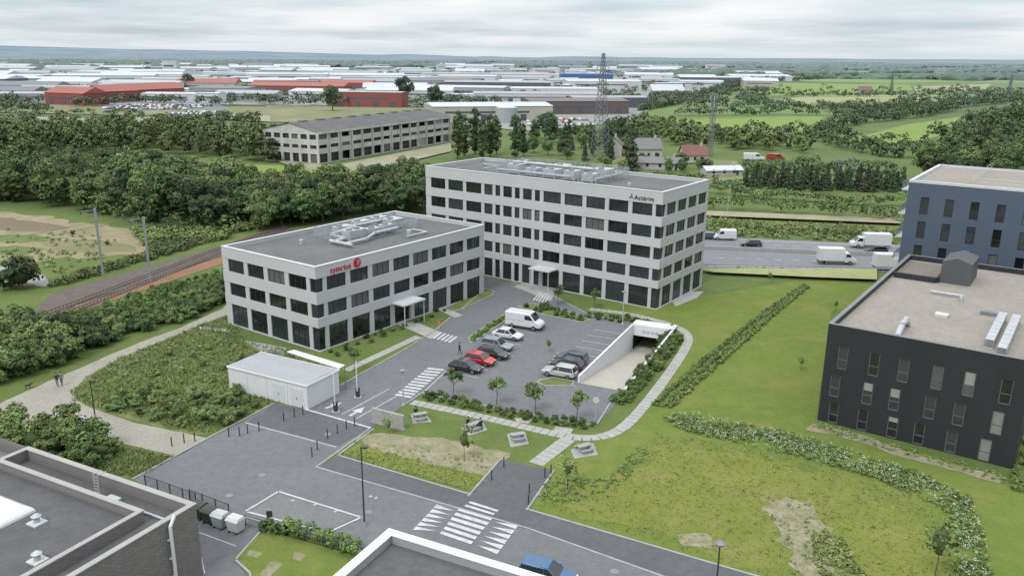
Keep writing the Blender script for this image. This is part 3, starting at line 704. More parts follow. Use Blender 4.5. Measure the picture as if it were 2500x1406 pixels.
# ---- three storey office
Ls,Ws=35.5,20.0; rowsS=[(.1,3.3),(4.6,6.5),(8.1,10.0)]
cYs=[(0,1.25)]+[(1.9+4.17*k,3.35) for k in range(8)]; cXs=[(0,1.25)]+[(1.95+4.4*k,3.55) for k in range(4)]
S=office('office_building','three storey pale concrete office with red lettering, nearer and left of the taller office',(-25.5,102.5),Ls,Ws,11.0,rowsS,cYs,cXs,concrete_panel)
parapet(S,Ls,Ws,11.0)
for r_i,(z0,z1) in enumerate(rowsS):
    for i,(c,wd) in enumerate(cYs):
        if r_i==0 and i==4:
            win(S,'Y',0,c,wd,z0-.05,z1-z0+.05,2,.5,2,name='entrance_door'); continue
        if i==0: win(S,'Y',0,.24,wd-.24,z0,z1-z0,1); 
        else: win(S,'Y',0,c,wd,z0,z1-z0,3)
    for i,(c,wd) in enumerate(cXs):
        if i==0: win(S,'X',0,.24,wd-.24,z0,z1-z0,1)
        else: win(S,'X',0,c,wd,z0,z1-z0,3)
canopy(S,'Y',13.8,4.6,3.35,2.4)
text_part('symrise',1.25,S,(2.5,-.05,10.28),'Y',redm,xs=.90)
part('round_emblem',MB().tube((7.35,-.02,10.8),(7.35,-.09,10.8),.66,n=28),redm,S)
mb=MB()
for k in range(4):
    a=R(-40+k*30); mb.tube((7.2+.26*math.cos(a)-.1,-.115,10.8+.36*math.sin(a)),(7.2+.26*math.cos(a)+.26,-.115,10.8+.36*math.sin(a)+.1),.028,n=5)
part('emblem_swirl',mb,white,S)
zr=11.03
screen(S,14.2,29,8.6,16.4,zr,1.6)
for x,y,l,w_,h in ((15,9.6,3.5,1.8,1.5),(19.3,9.4,2.2,1.6,1.2),(22.2,9.3,2.0,1.6,1.3),(25,10.5,2.8,2.4,1.6),(17,14.2,3,1.5,1.2),(21,14.3,3,1.5,1.4),(25,14,2.6,1.6,1.5)): ahu(S,x,y,zr,l,w_,h)
duct(S,[(12.4,9.8,zr+.6),(14.4,9.8,zr+.6),(14.4,12.9,zr+.8),(19.5,12.9,zr+1.4),(27,12.9,zr+1.4)],.24); duct(S,[(12.4,7.6,zr+.5),(16.5,7.6,zr+.5),(19,8.3,zr+.9),(24,8.3,zr+.9)],.22); duct(S,[(12.4,6.2,zr+.45),(12.4,11,zr+.45)],.26); duct(S,[(18.5,12.2,zr+1.4),(18.5,9,zr+1.4)],.18)
duct(S,[(22,4.4,zr+.35),(26.5,4.4,zr+.35),(26.5,7.5,zr+.35)],.14); duct(S,[(23.5,5.4,zr+.3),(23.5,5.4,zr+1.0)],.4,'roof_vent'); duct(S,[(9.5,14,zr),(9.5,14,zr+.7)],.3,'roof_vent')
# ---- five storey office
La,Wa=17.3,48.0; rowsA=[(.1,3.4),(4.6,6.5),(8.0,9.9),(11.3,13.2),(14.7,16.6)]
cXa=[(0,1.15)]
for k in range(11):
    c=1.7+4.16*k
    if k in (5,6,7): cXa+=[(c,1.05),(c+1.65,1.85)]
    else: cXa.append((c,3.45))
cYa=[(0,1.15)]+[(1.8+3.9*k,3.05) for k in range(4)]
A=office('office_building','five storey pale concrete office with rooftop plant, the tallest pale block beside the car park',(22.7,122.8),La,Wa,17.9,rowsA,cYa,cXa,concrete_panel)
parapet(A,La,Wa,17.9)
for r_i,(z0,z1) in enumerate(rowsA):
    for i,(c,wd) in enumerate(cXa):
        if r_i==0 and i==5: win(A,'X',0,c,wd,z0-.05,z1-z0+.05,2,.5,2,name='entrance_door'); continue
        if i==0: win(A,'X',0,.24,wd-.24,z0,z1-z0,1)
        elif wd<1.5: win(A,'X',0,c,wd,z0,z1-z0,1,trans=.5 if r_i==0 else 0)
        elif wd<2: win(A,'X',0,c,wd,z0,z1-z0,2,trans=.5 if r_i==0 else 0)
        else: win(A,'X',0,c,wd,z0,z1-z0,3,trans=.5 if (r_i==0 and i>9) else 0)
    for i,(c,wd) in enumerate(cYa):
        if i==0: win(A,'Y',0,.24,wd-.24,z0,z1-z0,1)
        else: win(A,'Y',0,c,wd,z0,z1-z0,3)
canopy(A,'X',18.6,4.2,3.5,2.6)
text_part('Actérim',1.0,A,(-.05,4.8,16.97),'X',darkgreym,xs=.95)
mb=MB()
for k in range(3):
    a=R(90+k*120); mb.tube((-.07,5.3,17.35),(-.07,5.3-.5*math.cos(a),17.35+.5*math.sin(a)),.08,.04,5)
part('star_emblem',mb,darkgreym,A)
zr=17.93
screen(A,3.0,14.0,13.5,36,zr,1.9)
for x,y,l,w_,h in ((4.5,15,2.4,2.2,1.4),(4.5,18.6,2.4,2.2,1.6),(4.5,22.5,2.6,2.6,1.5),(4.6,26.5,2.2,2.2,1.4),(9,15,2.8,3,1.7),(9,19.5,2.8,2.6,1.5),(9,23.4,2.8,3,1.7),(5,30.5,4,2.4,1.7),(10,30,2.6,2.4,1.4),(10.4,33.4,2.2,1.6,1.6)): ahu(A,x,y,zr,l,w_,h)
duct(A,[(4,14.3,zr+.8),(13,14.3,zr+.8),(13,22,zr+.8)],.26); duct(A,[(8,17,zr+1.8),(8,34,zr+1.8),(12.5,34,zr+1.0)],.24); duct(A,[(3.9,19,zr+.8),(3.9,34.5,zr+.8)],.22)
duct(A,[(6,39,zr+.3),(11,39,zr+.3),(11,43,zr+.3)],.16); duct(A,[(6,9,zr),(6,9,zr+.5)],.3,'roof_vent')
# ---- black building
B=thing('office_building','black clad three storey block with beige roof at the right','building',(33.6,82.6,0),ROT)
LB,WB=40.0,18.6; topB=10.4; rowsB=[(.1,2.45),(3.1,5.55),(6.35,8.9)]; cols0=[1.3+2.98*k for k in range(6)]
colsR=[[c-(.25 if k<3 else .7) for k,c in enumerate(cols0)],[c-(.1 if k%2 else .45) for k,c in enumerate(cols0)],[c+(.15 if k%2 else 0) for k,c in enumerate(cols0)]]
mb=MB()
for a,b in compl(rowsB,-.15,topB): mb.box(0,LB,-WB,0,a,b)
for ri,(z0,z1) in enumerate(rowsB):
    for a,b in compl([(-c-1.0,-c) for c in colsR[ri]],-WB+.4,-.4): mb.box(0,.4,a,b,z0,z1)
    mb.box(0,LB,-WB,-WB+.4,z0,z1); mb.box(0,LB,-.4,0,z0,z1); mb.box(LB-.4,LB,-WB+.4,-.4,z0,z1)
part('wall',mb,blackclad,B); part('light_block_core',MB().box(.9,LB-.9,-WB+.9,-.9,0,10),dark_in,B)
gB=[glass_mat('gb_a',(.035,.039,.043),.08),glass_mat('gb_b',(.014,.016,.018),.08),glass_mat('gb_blind',(.18,.175,.165),.5,.3),glass_mat('gb_half',(.075,.08,.085),.15,.7)]  # greyer glass panes carry sky reflection in their base colour
frB=M('mid_frame',(.13,.133,.14),rough=.5); blindm=M('blind_fabric',(.27,.26,.245))
for ri,(z0,z1) in enumerate(rowsB):
    for c in colsR[ri]:
        wdw=win(B,'X',0,-c-1.0,1.0,z0,z1-z0,1,.10,random.choices([0,1,2,3],[4,4,1.3,2.5])[0],.4,gB,frB,name='window')
        if random.random()<.45: hb_=random.uniform(.5,1.3); part('blind',MB().box(.09,.91,.005,.03,(z1-z0)-.1-hb_,(z1-z0)-.09),blindm,wdw)
h=.7; tw=.35; mb=MB().box(0,tw,-WB,0,topB,topB+h).box(LB-tw,LB,-WB,0,topB,topB+h).box(tw,LB-tw,-tw,0,topB,topB+h).box(tw,LB-tw,-WB,-WB+tw,topB,topB+h); part('parapet',mb,blackclad,B)
z=topB+h; e=.05; mb=MB().box(-e,tw+e,-WB-e,e,z,z+.05).box(LB-tw-e,LB+e,-WB-e,e,z,z+.05).box(tw+e,LB-tw-e,-tw-e,e,z,z+.05).box(tw+e,LB-tw-e,-WB-e,-WB+tw+e,z,z+.05); part('parapet_cap',mb,M('cap_dark',(.16,.165,.17),rough=.5),B)
part('roof',MB().box(tw,LB-tw,-WB+tw,-tw,topB-.1,topB+.05),roofbeige,B)
zb=topB+.05
mb=MB()
x0,x1,y0,y1=28.5,34.5,-9.4,-5.95; mb.add([(x0,y0,zb),(x1,y0,zb),(x1,y1,zb),(x0,y1,zb),(x0,y0,zb+2.8),(x1,y0,zb+2.8),(x1,y1,zb+2.8),(x0,y1,zb+2.8),(x0,(y0+y1)/2,zb+3.4),(x1,(y0+y1)/2,zb+3.4)],[(0,1,5,4),(3,7,6,2),(0,4,8,7,3),(1,2,6,9,5),(4,5,9,8),(8,9,6,7)])
part('stair_housing',mb,M('charcoal',(.075,.08,.085),rough=.6),B)
part('sunken_terrace',MB().box(28,38.5,-5.6,-.6,zb,zb+.06),M('terrace_boards',(.17,.145,.12),(.14,.12,.10),.8,2),B)
mb=MB().box(27.6,28,-5.6,-.6,zb,zb+.7).box(28,38.5,-5.9,-5.6,zb,zb+.7); part('terrace_wall',mb,blackclad,B)
for (xa,xb,ya,yb) in ((3.5,15,-14.9,-14.1),(1.5,15,-16.2,-15.4)):
    mb=MB().box(xa,xb,ya,yb,zb+.2,zb+.95)
    for k in range(8): mb.box(xa+k*(xb-xa)/8,xa+k*(xb-xa)/8+.06,ya-.03,yb+.03,zb,zb+.99)
    part('duct',mb,galv,B)
duct(B,[(1.5,-6.5,zb+.2),(3.2,-6.5,zb+1.0),(5.2,-6.5,zb+1.0),(6.6,-6.5,zb+.2)],.3); duct(B,[(22,-6,zb+.3),(22,-9.5,zb+.3),(20.5,-9.5,zb+.3)],.15); duct(B,[(19.5,-9.8,zb),(19.5,-9.8,zb+.6)],.14,'roof_vent')
part('skylight',MB().box(12,13.2,-9.5,-8.2,zb,zb+.3),white,B); part('skylight',MB().box(16,17,-14,-12.2,zb,zb+.4),galvd,B)
# ---- blue building
U=thing('apartment_building','slate blue block with pale roof rising behind the black one','building',(59.1,122,0),ROT)
LU,WU=24,34; topU=20.0; rowsU=[(1.4+3.62*k,4.0+3.62*k) for k in range(5)]; colsU=[1.9+3.3*k for k in range(9)]
mb=MB()
for a,b in compl(rowsU,-.15,topU+.5): mb.box(0,LU,-WU,0,a,b)
for (z0,z1) in rowsU:
    for a,b in compl([(-c-1.15,-c) for c in colsU],-WU+.4,-.4): mb.box(0,.4,a,b,z0,z1)
    mb.box(0,LU,-WU,-WU+.4,z0,z1); mb.box(0,LU,-.4,0,z0,z1)
part('wall',mb,blueclad,U); part('light_block_core',MB().box(.9,LU-.9,-WU+.9,-.9,0,19),dark_in,U)
for ri,(z0,z1) in enumerate(rowsU):
    for c in colsU: win(U,'X',0,-c-1.15,1.15,z0,z1-z0,1,.12,None,.4)
part('roof',MB().box(.4,LU-.4,-WU+.4,-.4,topU+.5,topU+.52),roofbeige,U)
mb=MB().box(-.05,.45,-WU,0.05,topU+.5,topU+.85).box(.45,LU,-.45,.05,topU+.5,topU+.85).box(LU-.4,LU+.05,-WU,-.45,topU+.5,topU+.85); part('parapet',mb,capm,U)
mb=MB()
for z_ in (topU+1.2,topU+1.7): mb.tube((1.5,-8,z_),(1.5,-WU,z_),.03,n=5); mb.tube((1.5,-8,z_),(LU,-8,z_),.03,n=5)
for k in range(12): mb.tube((1.5,-8-k*2.2,topU+.5),(1.5,-8-k*2.2,topU+1.7),.03,n=5)
part('roof_railing',mb,galv,U)
for k in range(6):
    z_=1.4+3.62*k-.4
    mb=MB().box(1,6,0,1.1,z_,z_+.2); o=part('balcony',mb,capm,U)
    mb=MB()
    for q in range(14): mb.box(1+q*.37,1+q*.37+.04,1.04,1.08,z_+.2,z_+1.2)
    for q in range(3): mb.box(1.0,1.04,.1+q*.35,.14+q*.35,z_+.2,z_+1.2)
    mb.box(1,6,1.02,1.1,z_+1.2,z_+1.25); part('railing',mb,galvd,o)
part('wood_panel',MB().box(.5,6.5,.0,.06,0,topU+.4),woodm,U)
# ---- white technical shed
T=thing('technical_shed','low white shed with pale grey roof beside the entrance barriers','shed',tuple(P(752,1000)),R(90-28))
lx,ly=5.4,12.0; shedw=M('shed_white',(.60,.60,.595),(.57,.57,.565),.8,.5)
part('wall',MB().box(0,lx,0,ly,-.05,2.75),shedw,T)
part('roof',MB().box(-.12,lx+.12,-.12,ly+.12,2.75,2.92),shedw,T)
part('roof_deck',MB().add([(0,0,2.93),(lx,0,2.93),(lx,ly,2.93),(0,ly,2.93),(lx/2,.2,3.12),(lx/2,ly-.2,3.12)],[(0,1,4),(1,2,5,4),(2,3,5),(3,0,4,5)]),shedroof,T)
sdm=M('shed_door',(.54,.545,.545),(.52,.525,.525),.5)
for y in (.7,3.4):
    d=part('door',MB().box(-.04,0,y,y+1.7,.05,2.2),sdm,T); part('handle',MB().box(-.1,-.04,y+.8,y+.86,1.0,1.15),framem,d)
mb=MB()
for y in (2.9,6.0,9.0): mb.box(-.012,0,y-.012,y+.012,0,2.7)
part('panel_joints',mb,kerbm,T)
cn=thing('canopy_roof','thin white flat canopy roof just behind the white shed','canopy',(0,0,0))
pp=[P(700,858,2.9),P(718,854,2.9),P(842,891,2.9),P(828,899,2.9)]
part('canopy_sheet',MB().prism(pp,2.8,2.92),shedw,cn)
for p_ in pp[1:3]: part('post',MB().tube((p_.x,p_.y-.2,0),(p_.x,p_.y-.2,2.8),.06),galvd,cn)
# ---- brick building bottom-left
brick,tb,bb=nt('grey_brick'); cb=tb.nodes.new('ShaderNodeTexCoord').outputs['Object']
mpn=tb.nodes.new('ShaderNodeMapping'); mpn.inputs['Rotation'].default_value=(R(90),0,0); tb.links.new(cb,mpn.inputs[0])
bt=tb.nodes.new('ShaderNodeTexBrick'); bt.inputs['Scale'].default_value=1.0; bt.inputs['Brick Width'].default_value=.44; bt.inputs['Row Height'].default_value=.15; bt.inputs['Mortar Size'].default_value=.018
bt.inputs['Color1'].default_value=(.17,.16,.15,1); bt.inputs['Color2'].default_value=(.22,.205,.195,1); bt.inputs['Mortar'].default_value=(.09,.085,.08,1)
tb.links.new(mpn.outputs[0],bt.inputs['Vector']); tb.links.new(bt.outputs['Color'],bb.inputs['Base Color']); bb.inputs['Roughness'].default_value=.85
K=P(478,1230,6); 
dv=(P(75,1093,6)-K).normalized(); dvn=Vector((dv.y,-dv.x,0))
if dvn.y>0: dvn=-dvn
ang=math.atan2(-dvn.y,-dvn.x)
KB=thing('brick_building','grey brick building with low flat roofs in the bottom left corner','building',(K.x,K.y,0),ang)
D1,W1=32,34; XI=-2.75
part('wall',MB().box(-D1,0,0,W1,-.1,5.0),brick,KB)
part('parapet',MB().box(-.35,0,0,W1,5.0,6.0).box(-D1,-.35,0,.35,5.0,6.0).box(XI,XI+.3,2.6,W1,5.0,6.0).box(XI+.3,-.35,19.2,19.55,5.0,6.0).box(-D1,XI,2.6,2.9,5.0,6.0),brick,KB)
capb=M('pale_coping',(.33,.32,.30),rough=.7)
part('parapet_cap',MB().box(-.42,.06,-.06,19.6,6.0,6.07).box(-D1,-.42,-.06,.42,6.0,6.07).box(XI-.07,XI+.37,2.55,W1,6.0,6.07).box(XI+.37,-.42,19.15,19.6,6.0,6.07).box(-D1,XI-.07,2.55,2.97,6.0,6.07),capb,KB)
roofd=M('dark_roof',(.105,.105,.105),(.08,.08,.08),.95,.25,fine=1.8)
part('roof',MB().box(-D1,XI,2.9,W1,5.0,5.3),roofd,KB); part('roof_terrace',MB().box(XI+.3,-.35,2.6,19.2,5.0,5.03).box(-D1,-.35,.35,2.6,5.0,5.03),roofd,KB)
def domed(x0,x1,y0,y1,z):
    rings=[]
    for k in range(7):
        a=math.pi/2*k/6; s_=math.cos(a); h_=.65*math.sin(a)
        cx,cy=(x0+x1)/2,(y0+y1)/2; hx,hy=(x1-x0)/2*(.25+.75*s_),(y1-y0)/2*(.5+.5*s_)
        rings.append([(cx-hx,cy-hy,z+h_),(cx+hx,cy-hy,z+h_),(cx+hx,cy+hy,z+h_),(cx-hx,cy+hy,z+h_)])
    return MB().loft(rings)
part('skylight',domed(-8.0,-5.4,10.6,16,5.3),whitepaint,KB,smooth=False)
def roofvent(root,x,y,z):
    o=part('roof_vent',MB().box(x-.5,x+.5,y-.5,y+.5,z,z+.12),white,root); part('cowl',MB().tube((x,y,z+.12),(x,y,z+.6),.22,.22,12).tube((x,y,z+.6),(x,y,z+.75),.36,.15,12),galv,o)
roofvent(KB,-6.4,9.0,5.3); roofvent(KB,-9.3,4.6,5.3)
mb=MB()
for s_ in (0,.5):
    mb.tube((-1.6,8.6+s_,5.05),(-1.6,8.6+s_,6.9),.03,n=6); mb.tube((-1.6,8.6+s_,6.9),(-.8,8.6+s_,6.9),.03,n=6)
for k in range(7): mb.tube((-1.6,8.6,5.2+k*.25),(-1.6,9.1,5.2+k*.25),.02,n=5)
part('access_ladder',mb,galv,KB)
part('roof_hatch',MB().box(-2.0,-1.2,6.6,7.8,5.03,5.35),galv,KB); part('roof_pipe',MB().tube((-1.6,1,5.15),(-1.6,5,5.15),.1),galv,KB)
mb=MB().tube((-2.6,-.25,1.2),(-2.6,-.25,5.6),.13,n=10).tube((-2.6,-.25,5.6),(-2.0,-.1,6.2),.13,n=10); 
for zz in (1.5,3,4.5): mb.box(-2.8,-2.4,-.2,0,zz,zz+.08)
part('drain_pipe',mb,whitepaint,KB)
for (xx,zz) in ((-8.2,1.0),(-10.2,1.0)): win(KB,'Y',0,xx,1.5,zz,2.4,2,-.03,2)
part('window_hood',MB().box(-10.4,-6.4,-.5,0,3.6,3.8),postdark,KB)
# ---- white parapet building bottom centre
K2=P(950,1290,7); dx2=(P(1330,1406,7)-K2).normalized(); W2=thing('flat_roof_building','building with broad white parapet and dark flat roof at the bottom edge','building',(K2.x,K2.y,0),math.atan2(dx2.y,dx2.x))
L2,D2=30,26
part('wall',MB().box(0,L2,-D2,0,-.1,6.3),white,W2)
part('parapet',MB().box(0,L2,-.55,0,6.3,6.95).box(0,.55,-D2,-.55,6.3,6.95),M('grey_up',(.3,.3,.3)),W2)
part('parapet_cap',MB().box(-.08,L2,-.6,.08,6.95,7.0).box(-.08,.6,-D2,-.6,6.95,7.0),shedw,W2)
part('roof',MB().box(.55,L2,-D2,-.55,6.3,6.35),roofd,W2)
part('roof_vent',MB().box(12.2,12.9,-2.3,-1.7,6.35,6.9),galv,W2)
# ---------------------------------------------------------------- ramp
RM=thing('garage_ramp','white walled ramp sinking under the lawn beside the car park','ramp',tuple(R0),math.atan2(rd.y,rd.x))
fl=-2.9
part('ramp_floor',MB().add([(0,0,0.03),(0,-RW,.03),(RL,-RW,fl),(RL,0,fl),(RL+9,-RW,fl),(RL+9,0,fl)],[(0,1,2,3),(3,2,4,5)]),M('ramp_concrete',(.42,.39,.335),(.36,.335,.29),.9,.3,fine=3),RM)
part('side_wall',MB().add([(0,0,-.3),(RL,0,fl-.2),(RL,0,1.05),(0,0,.95),(0,.25,-.3),(RL,.25,fl-.2),(RL,.25,1.05),(0,.25,.95)],[(0,1,2,3),(4,7,6,5),(3,2,6,7),(0,3,7,4),(1,5,6,2)]),shedw,RM)
part('side_wall',MB().add([(0,-RW,-.3),(RL,-RW,fl-.2),(RL,-RW,1.05),(0,-RW,.35),(0,-RW-.25,-.3),(RL,-RW-.25,fl-.2),(RL,-RW-.25,1.05),(0,-RW-.25,.35)],[(0,3,2,1),(4,5,6,7),(3,7,6,2),(0,4,7,3),(1,2,6,5)]),shedw,RM)
pt=part('portal',MB().box(RL,RL+.4,-RW,0,-.6,1.05).box(RL+.4,RL+2.2,-RW-.25,.25,.85,1.06),shedw,RM)
sgm=M('sign_grey',(.38,.38,.39))
for k in range(4): part('round_sign',MB().tube((RL-.03,-1.6-k*.62,.1),(RL-.005,-1.6-k*.62,.1),.24,n=16),sgm,pt)
part('garage_wall',MB().box(RL+.4,RL+9,0,.25,fl,-.1).box(RL+.4,RL+9,-RW-.25,-RW,fl,-.1).box(RL+9,RL+9.2,-RW,0,fl,-.1).box(RL+.4,RL+9,-RW,0,-.35,-.1),dark_in,RM)
# ---------------------------------------------------------------- vehicles
def rect_ring(x,hw,z0,z1,c=.12,tw=.0):
    return [(x,-hw+c,z0),(x,hw-c,z0),(x,hw,z0+c*1.5),(x,hw,z1-c),(x,hw-c-tw,z1),(x,-hw+c+tw,z1),(x,-hw,z1-c),(x,-hw,z0+c*1.5)]
def wheels(root,xs,hw,r):
    for x in xs:
        for s in (-1,1):
            wh=part('wheel',MB().tube((x,s*(hw-.22),r),(x,s*(hw+.0),r),r,n=18),rubber,root)
            part('rim',MB().tube((x,s*(hw),r),(x,s*(hw+.015),r),r*.62,n=12),rimm,wh)
def car(p,az,colour,label,L=4.4,W=1.78,Hh=1.48,kind='hatch',group=None,cat='car',name='parked_car'):
    d=(math.sin(R(az)),math.cos(R(az))); root=thing(name,label,cat,(p[0],p[1],.05),math.atan2(d[1],d[0]),group)
    hw=W/2; a=-L/2; bz=.26; belt=Hh*.62
    st=[(a,hw*.78,.45,belt*.8),(a+.1,hw*.92,.32,belt*.95),(a+.35,hw*.98,.28,belt),(a+.8,hw,bz,belt),(0,hw,bz,belt),(L*.18,hw,bz,belt*.98),(L*.32,hw*.99,bz,belt*.9),(L*.42,hw*.94,.28,belt*.8),(L*.475,hw*.84,.32,belt*.7),(L/2,hw*.68,.42,belt*.56)]
    part('body',MB().loft([rect_ring(x,w_,z0,z1,.1) for x,w_,z0,z1 in st]),colour,root)
    r0,r1,r2,r3={'hatch':(-.47,-.36,.06,.25),'suv':(-.48,-.42,.04,.22),'sedan':(-.38,-.24,.06,.24)}[kind]
    g=MB(); x0,x1,x2,x3=L*r0,L*r1,L*r2,L*r3; zb_=belt-.03; zt=Hh-.05; wb=hw*.93; wt=hw*.72
    g.add([(x0,-wb,zb_),(x3,-wb,zb_),(x3,wb,zb_),(x0,wb,zb_),(x1,-wt,zt),(x2,-wt,zt),(x2,wt,zt),(x1,wt,zt)],[(0,1,5,4),(1,2,6,5),(2,3,7,6),(3,0,4,7),(4,5,6,7)])
    part('window',g,carglass,root)
    rf=MB(); rf.loft([[(x1-.06,-wt-.03,zt-.02),(x1-.06,wt+.03,zt-.02),(x1,wt,zt+.05),(x1,-wt,zt+.05)],[((x1+x2)/2,-wt-.03,zt-.01),((x1+x2)/2,wt+.03,zt-.01),((x1+x2)/2,wt-.05,zt+.09),((x1+x2)/2,-wt+.05,zt+.09)],[(x2+.06,-wt-.03,zt-.02),(x2+.06,wt+.03,zt-.02),(x2,wt,zt+.05),(x2,-wt,zt+.05)]])
    for s in (-1,1):
        rf.tube((x0+.05,s*(wb+.005),zb_),(x1,s*(wt+.01),zt),.055,n=5); rf.tube((x3-.02,s*(wb+.005),zb_),(x2,s*(wt+.01),zt),.045,n=5); rf.tube((-.1,s*(wb+.01),zb_),(-.1,s*(wt+.02),zt),.04,n=5)
    part('roof',rf,colour,root)
    wheels(root,(a+L*.19,L/2-L*.2),hw,.32)
    part('grille',MB().box(L*.485,L*.503,-hw*.45,hw*.45,belt*.45,belt*.58),framem,root)
    for s in (-1,1):
        part('headlight',MB().box(L*.44,L*.485,s*hw*.62-.16,s*hw*.62+.16,belt*.58,belt*.72),lamp_glass,root)
        part('taillight',MB().box(a-.01,a+.1,s*hw*.66-.14,s*hw*.66+.14,belt*.72,belt*.88),tail,root)
        part('wing_mirror',MB().box(x3-.35,x3-.2,s*(hw+.1)-.09,s*(hw+.1)+.09,belt,belt+.15),colour,root)
    return root
def cm(n,c): return M(n,c,tuple(x*.95 for x in c),.35,coat=.7,metal=.15)
def van(p,az,label,L=5.5,W=2.0,Hh=2.4,group=None,colour=whitepaint,name='van'):
    d=(math.sin(R(az)),math.cos(R(az))); root=thing(name,label,'van' if name=='van' else 'lorry',(p[0],p[1],.05),math.atan2(d[1],d[0]),group); hw=W/2
    st=[(-L/2,hw*.95,.4,Hh-.05),(-L/2+.1,hw,.35,Hh),(L*.15,hw,.35,Hh),(L*.2,hw*.98,.35,Hh-.06),(L*.34,hw*.95,.35,Hh*.58),(L*.46,hw*.9,.38,Hh*.48),(L/2,hw*.78,.42,Hh*.38)]
    part('body',MB().loft([rect_ring(x,w_,z0,z1,.12) for x,w_,z0,z1 in st]),colour,root)
    x0,x1=L*.215,L*.335; z0=Hh-.14; z1=Hh*.6
    part('windscreen',MB().add([(x0+.02,-hw*.8,z0+.02),(x1+.04,-hw*.84,z1+.03),(x1+.04,hw*.84,z1+.03),(x0+.02,hw*.8,z0+.02)],[(0,1,2,3)]),carglass,root)
    for s in (-1,1):
        y=s*(hw+.012); part('side_window',MB().add([(L*.06,y,Hh*.62),(L*.29,y,Hh*.62),(L*.2,y,Hh*.88),(L*.06,y,Hh*.88)],[(0,1,2,3)]),carglass,root)
        part('door_seam',MB().box(-L*.1,-L*.095,s*hw*1.002-.005,s*hw*1.002+.005,.5,Hh-.2).box(-L*.44,L*.04,s*hw*1.003-.004,s*hw*1.003+.004,Hh*.52,Hh*.535),galvd,root)
        part('headlight',MB().box(L*.45,L*.485,s*hw*.68-.14,s*hw*.68+.14,Hh*.34,Hh*.43),lamp_glass,root); part('taillight',MB().box(-L/2-.02,-L/2+.05,s*hw*.85-.07,s*hw*.85+.07,.8,1.2),tail,root)
    part('bumper',MB().box(L*.42,L*.505,-hw*.75,hw*.75,.35,.6),framem,root)
    wheels(root,(-L*.3,L*.31),hw,.36); return root
def boxtruck(p,az,label,L=6.5,group=None):
    d=(math.sin(R(az)),math.cos(R(az))); root=thing('box_truck',label,'truck',(p[0],p[1],.12),math.atan2(d[1],d[0]),group); hw=1.1
    part('cargo_box',MB().box(-L/2,L*.18,-hw,hw,.75,3.1),whitepaint,root)
    st=[(L*.19,hw*.9,.4,2.3),(L*.3,hw*.9,.4,2.3),(L*.4,hw*.88,.4,1.45),(L/2,hw*.8,.45,1.1)]
    part('cab',MB().loft([rect_ring(x,w_,a,b,.1) for x,w_,a,b in st]),whitepaint,root)
    part('windscreen',MB().add([(L*.312,-hw*.72,2.24),(L*.402,-hw*.76,1.5),(L*.402,hw*.76,1.5),(L*.312,hw*.72,2.24)],[(0,1,2,3)]),carglass,root)
    for s in (-1,1):
        y=s*(hw*.9+.012); part('side_window',MB().add([(L*.22,y,1.5),(L*.37,y,1.5),(L*.31,y,2.15),(L*.22,y,2.15)],[(0,1,2,3)]),carglass,root)
    part('chassis',MB().box(-L/2,L*.2,-hw*.5,hw*.5,.45,.74),framem,root)
    wheels(root,(-L*.28,L*.33),hw*.95,.4); return root
van(P(1282,800),115,'tall white van parked at the far end of the bays',5.6,2.05,2.45)
car(P(1240,826),115,cm('paint_white',(.6,.6,.6)),'white car parked next to the white van',kind='sedan',Hh=1.45)
car(P(1214,852),115,cm('paint_greyblue',(.24,.27,.30)),'grey blue estate car between the white car and the black cars',kind='suv',Hh=1.52)
car(P(1204,872),115,cm('paint_dark',(.025,.028,.03)),'dark car parked directly behind the red car',kind='hatch')
car(P(1172,888),115,cm('paint_red',(.42,.012,.025)),'bright red hatchback parked between two dark cars',L=4.1,kind='hatch')
car(P(1138,905),115,cm('paint_black',(.012,.013,.016)),'black car nearest the zebra crossing, at the end of its row',kind='sedan',Hh=1.42)
car(P(1394,884),-65,cm('paint_slate',(.07,.09,.11)),'slate grey estate car farthest of three beside the ramp',kind='suv',Hh=1.5)
car(P(1383,899),-65,cm('paint_char',(.05,.055,.06)),'charcoal car in the middle of three beside the ramp',kind='hatch')
car(P(1366,918),-65,cm('paint_silver',(.45,.45,.44)),'silver white car nearest of three beside the white ramp wall',kind='suv',Hh=1.55)
car(P(1337,1420),110,cm('paint_blue',(.02,.10,.22)),'blue car on the road at the bottom edge',kind='suv',L=4.5,Hh=1.55,name='car')
car(P(1725,584),-85,cm('hp1',(.05,.05,.055)),'dark car partly hidden behind the corner of the tall office',name='car')
van(P(1768,586),-85,'small white van in the far lane of the motorway',4.8,1.9,2.3)
car(P(1833,602),-85,cm('hp2',(.02,.02,.022)),'black car in the inner far lane of the motorway',name='car')
boxtruck(P(2122,606),-85,'white box truck heading left on the far carriageway',8.0)
car(P(2138,618),-85,cm('hp3',(.03,.032,.04)),'dark car just below the far white box truck',name='car')
boxtruck(P(2040,645),95,'white box truck in the near lanes of the motorway',7.0)
boxtruck(P(2178,660),95,'white truck half hidden by the black building',7.0)
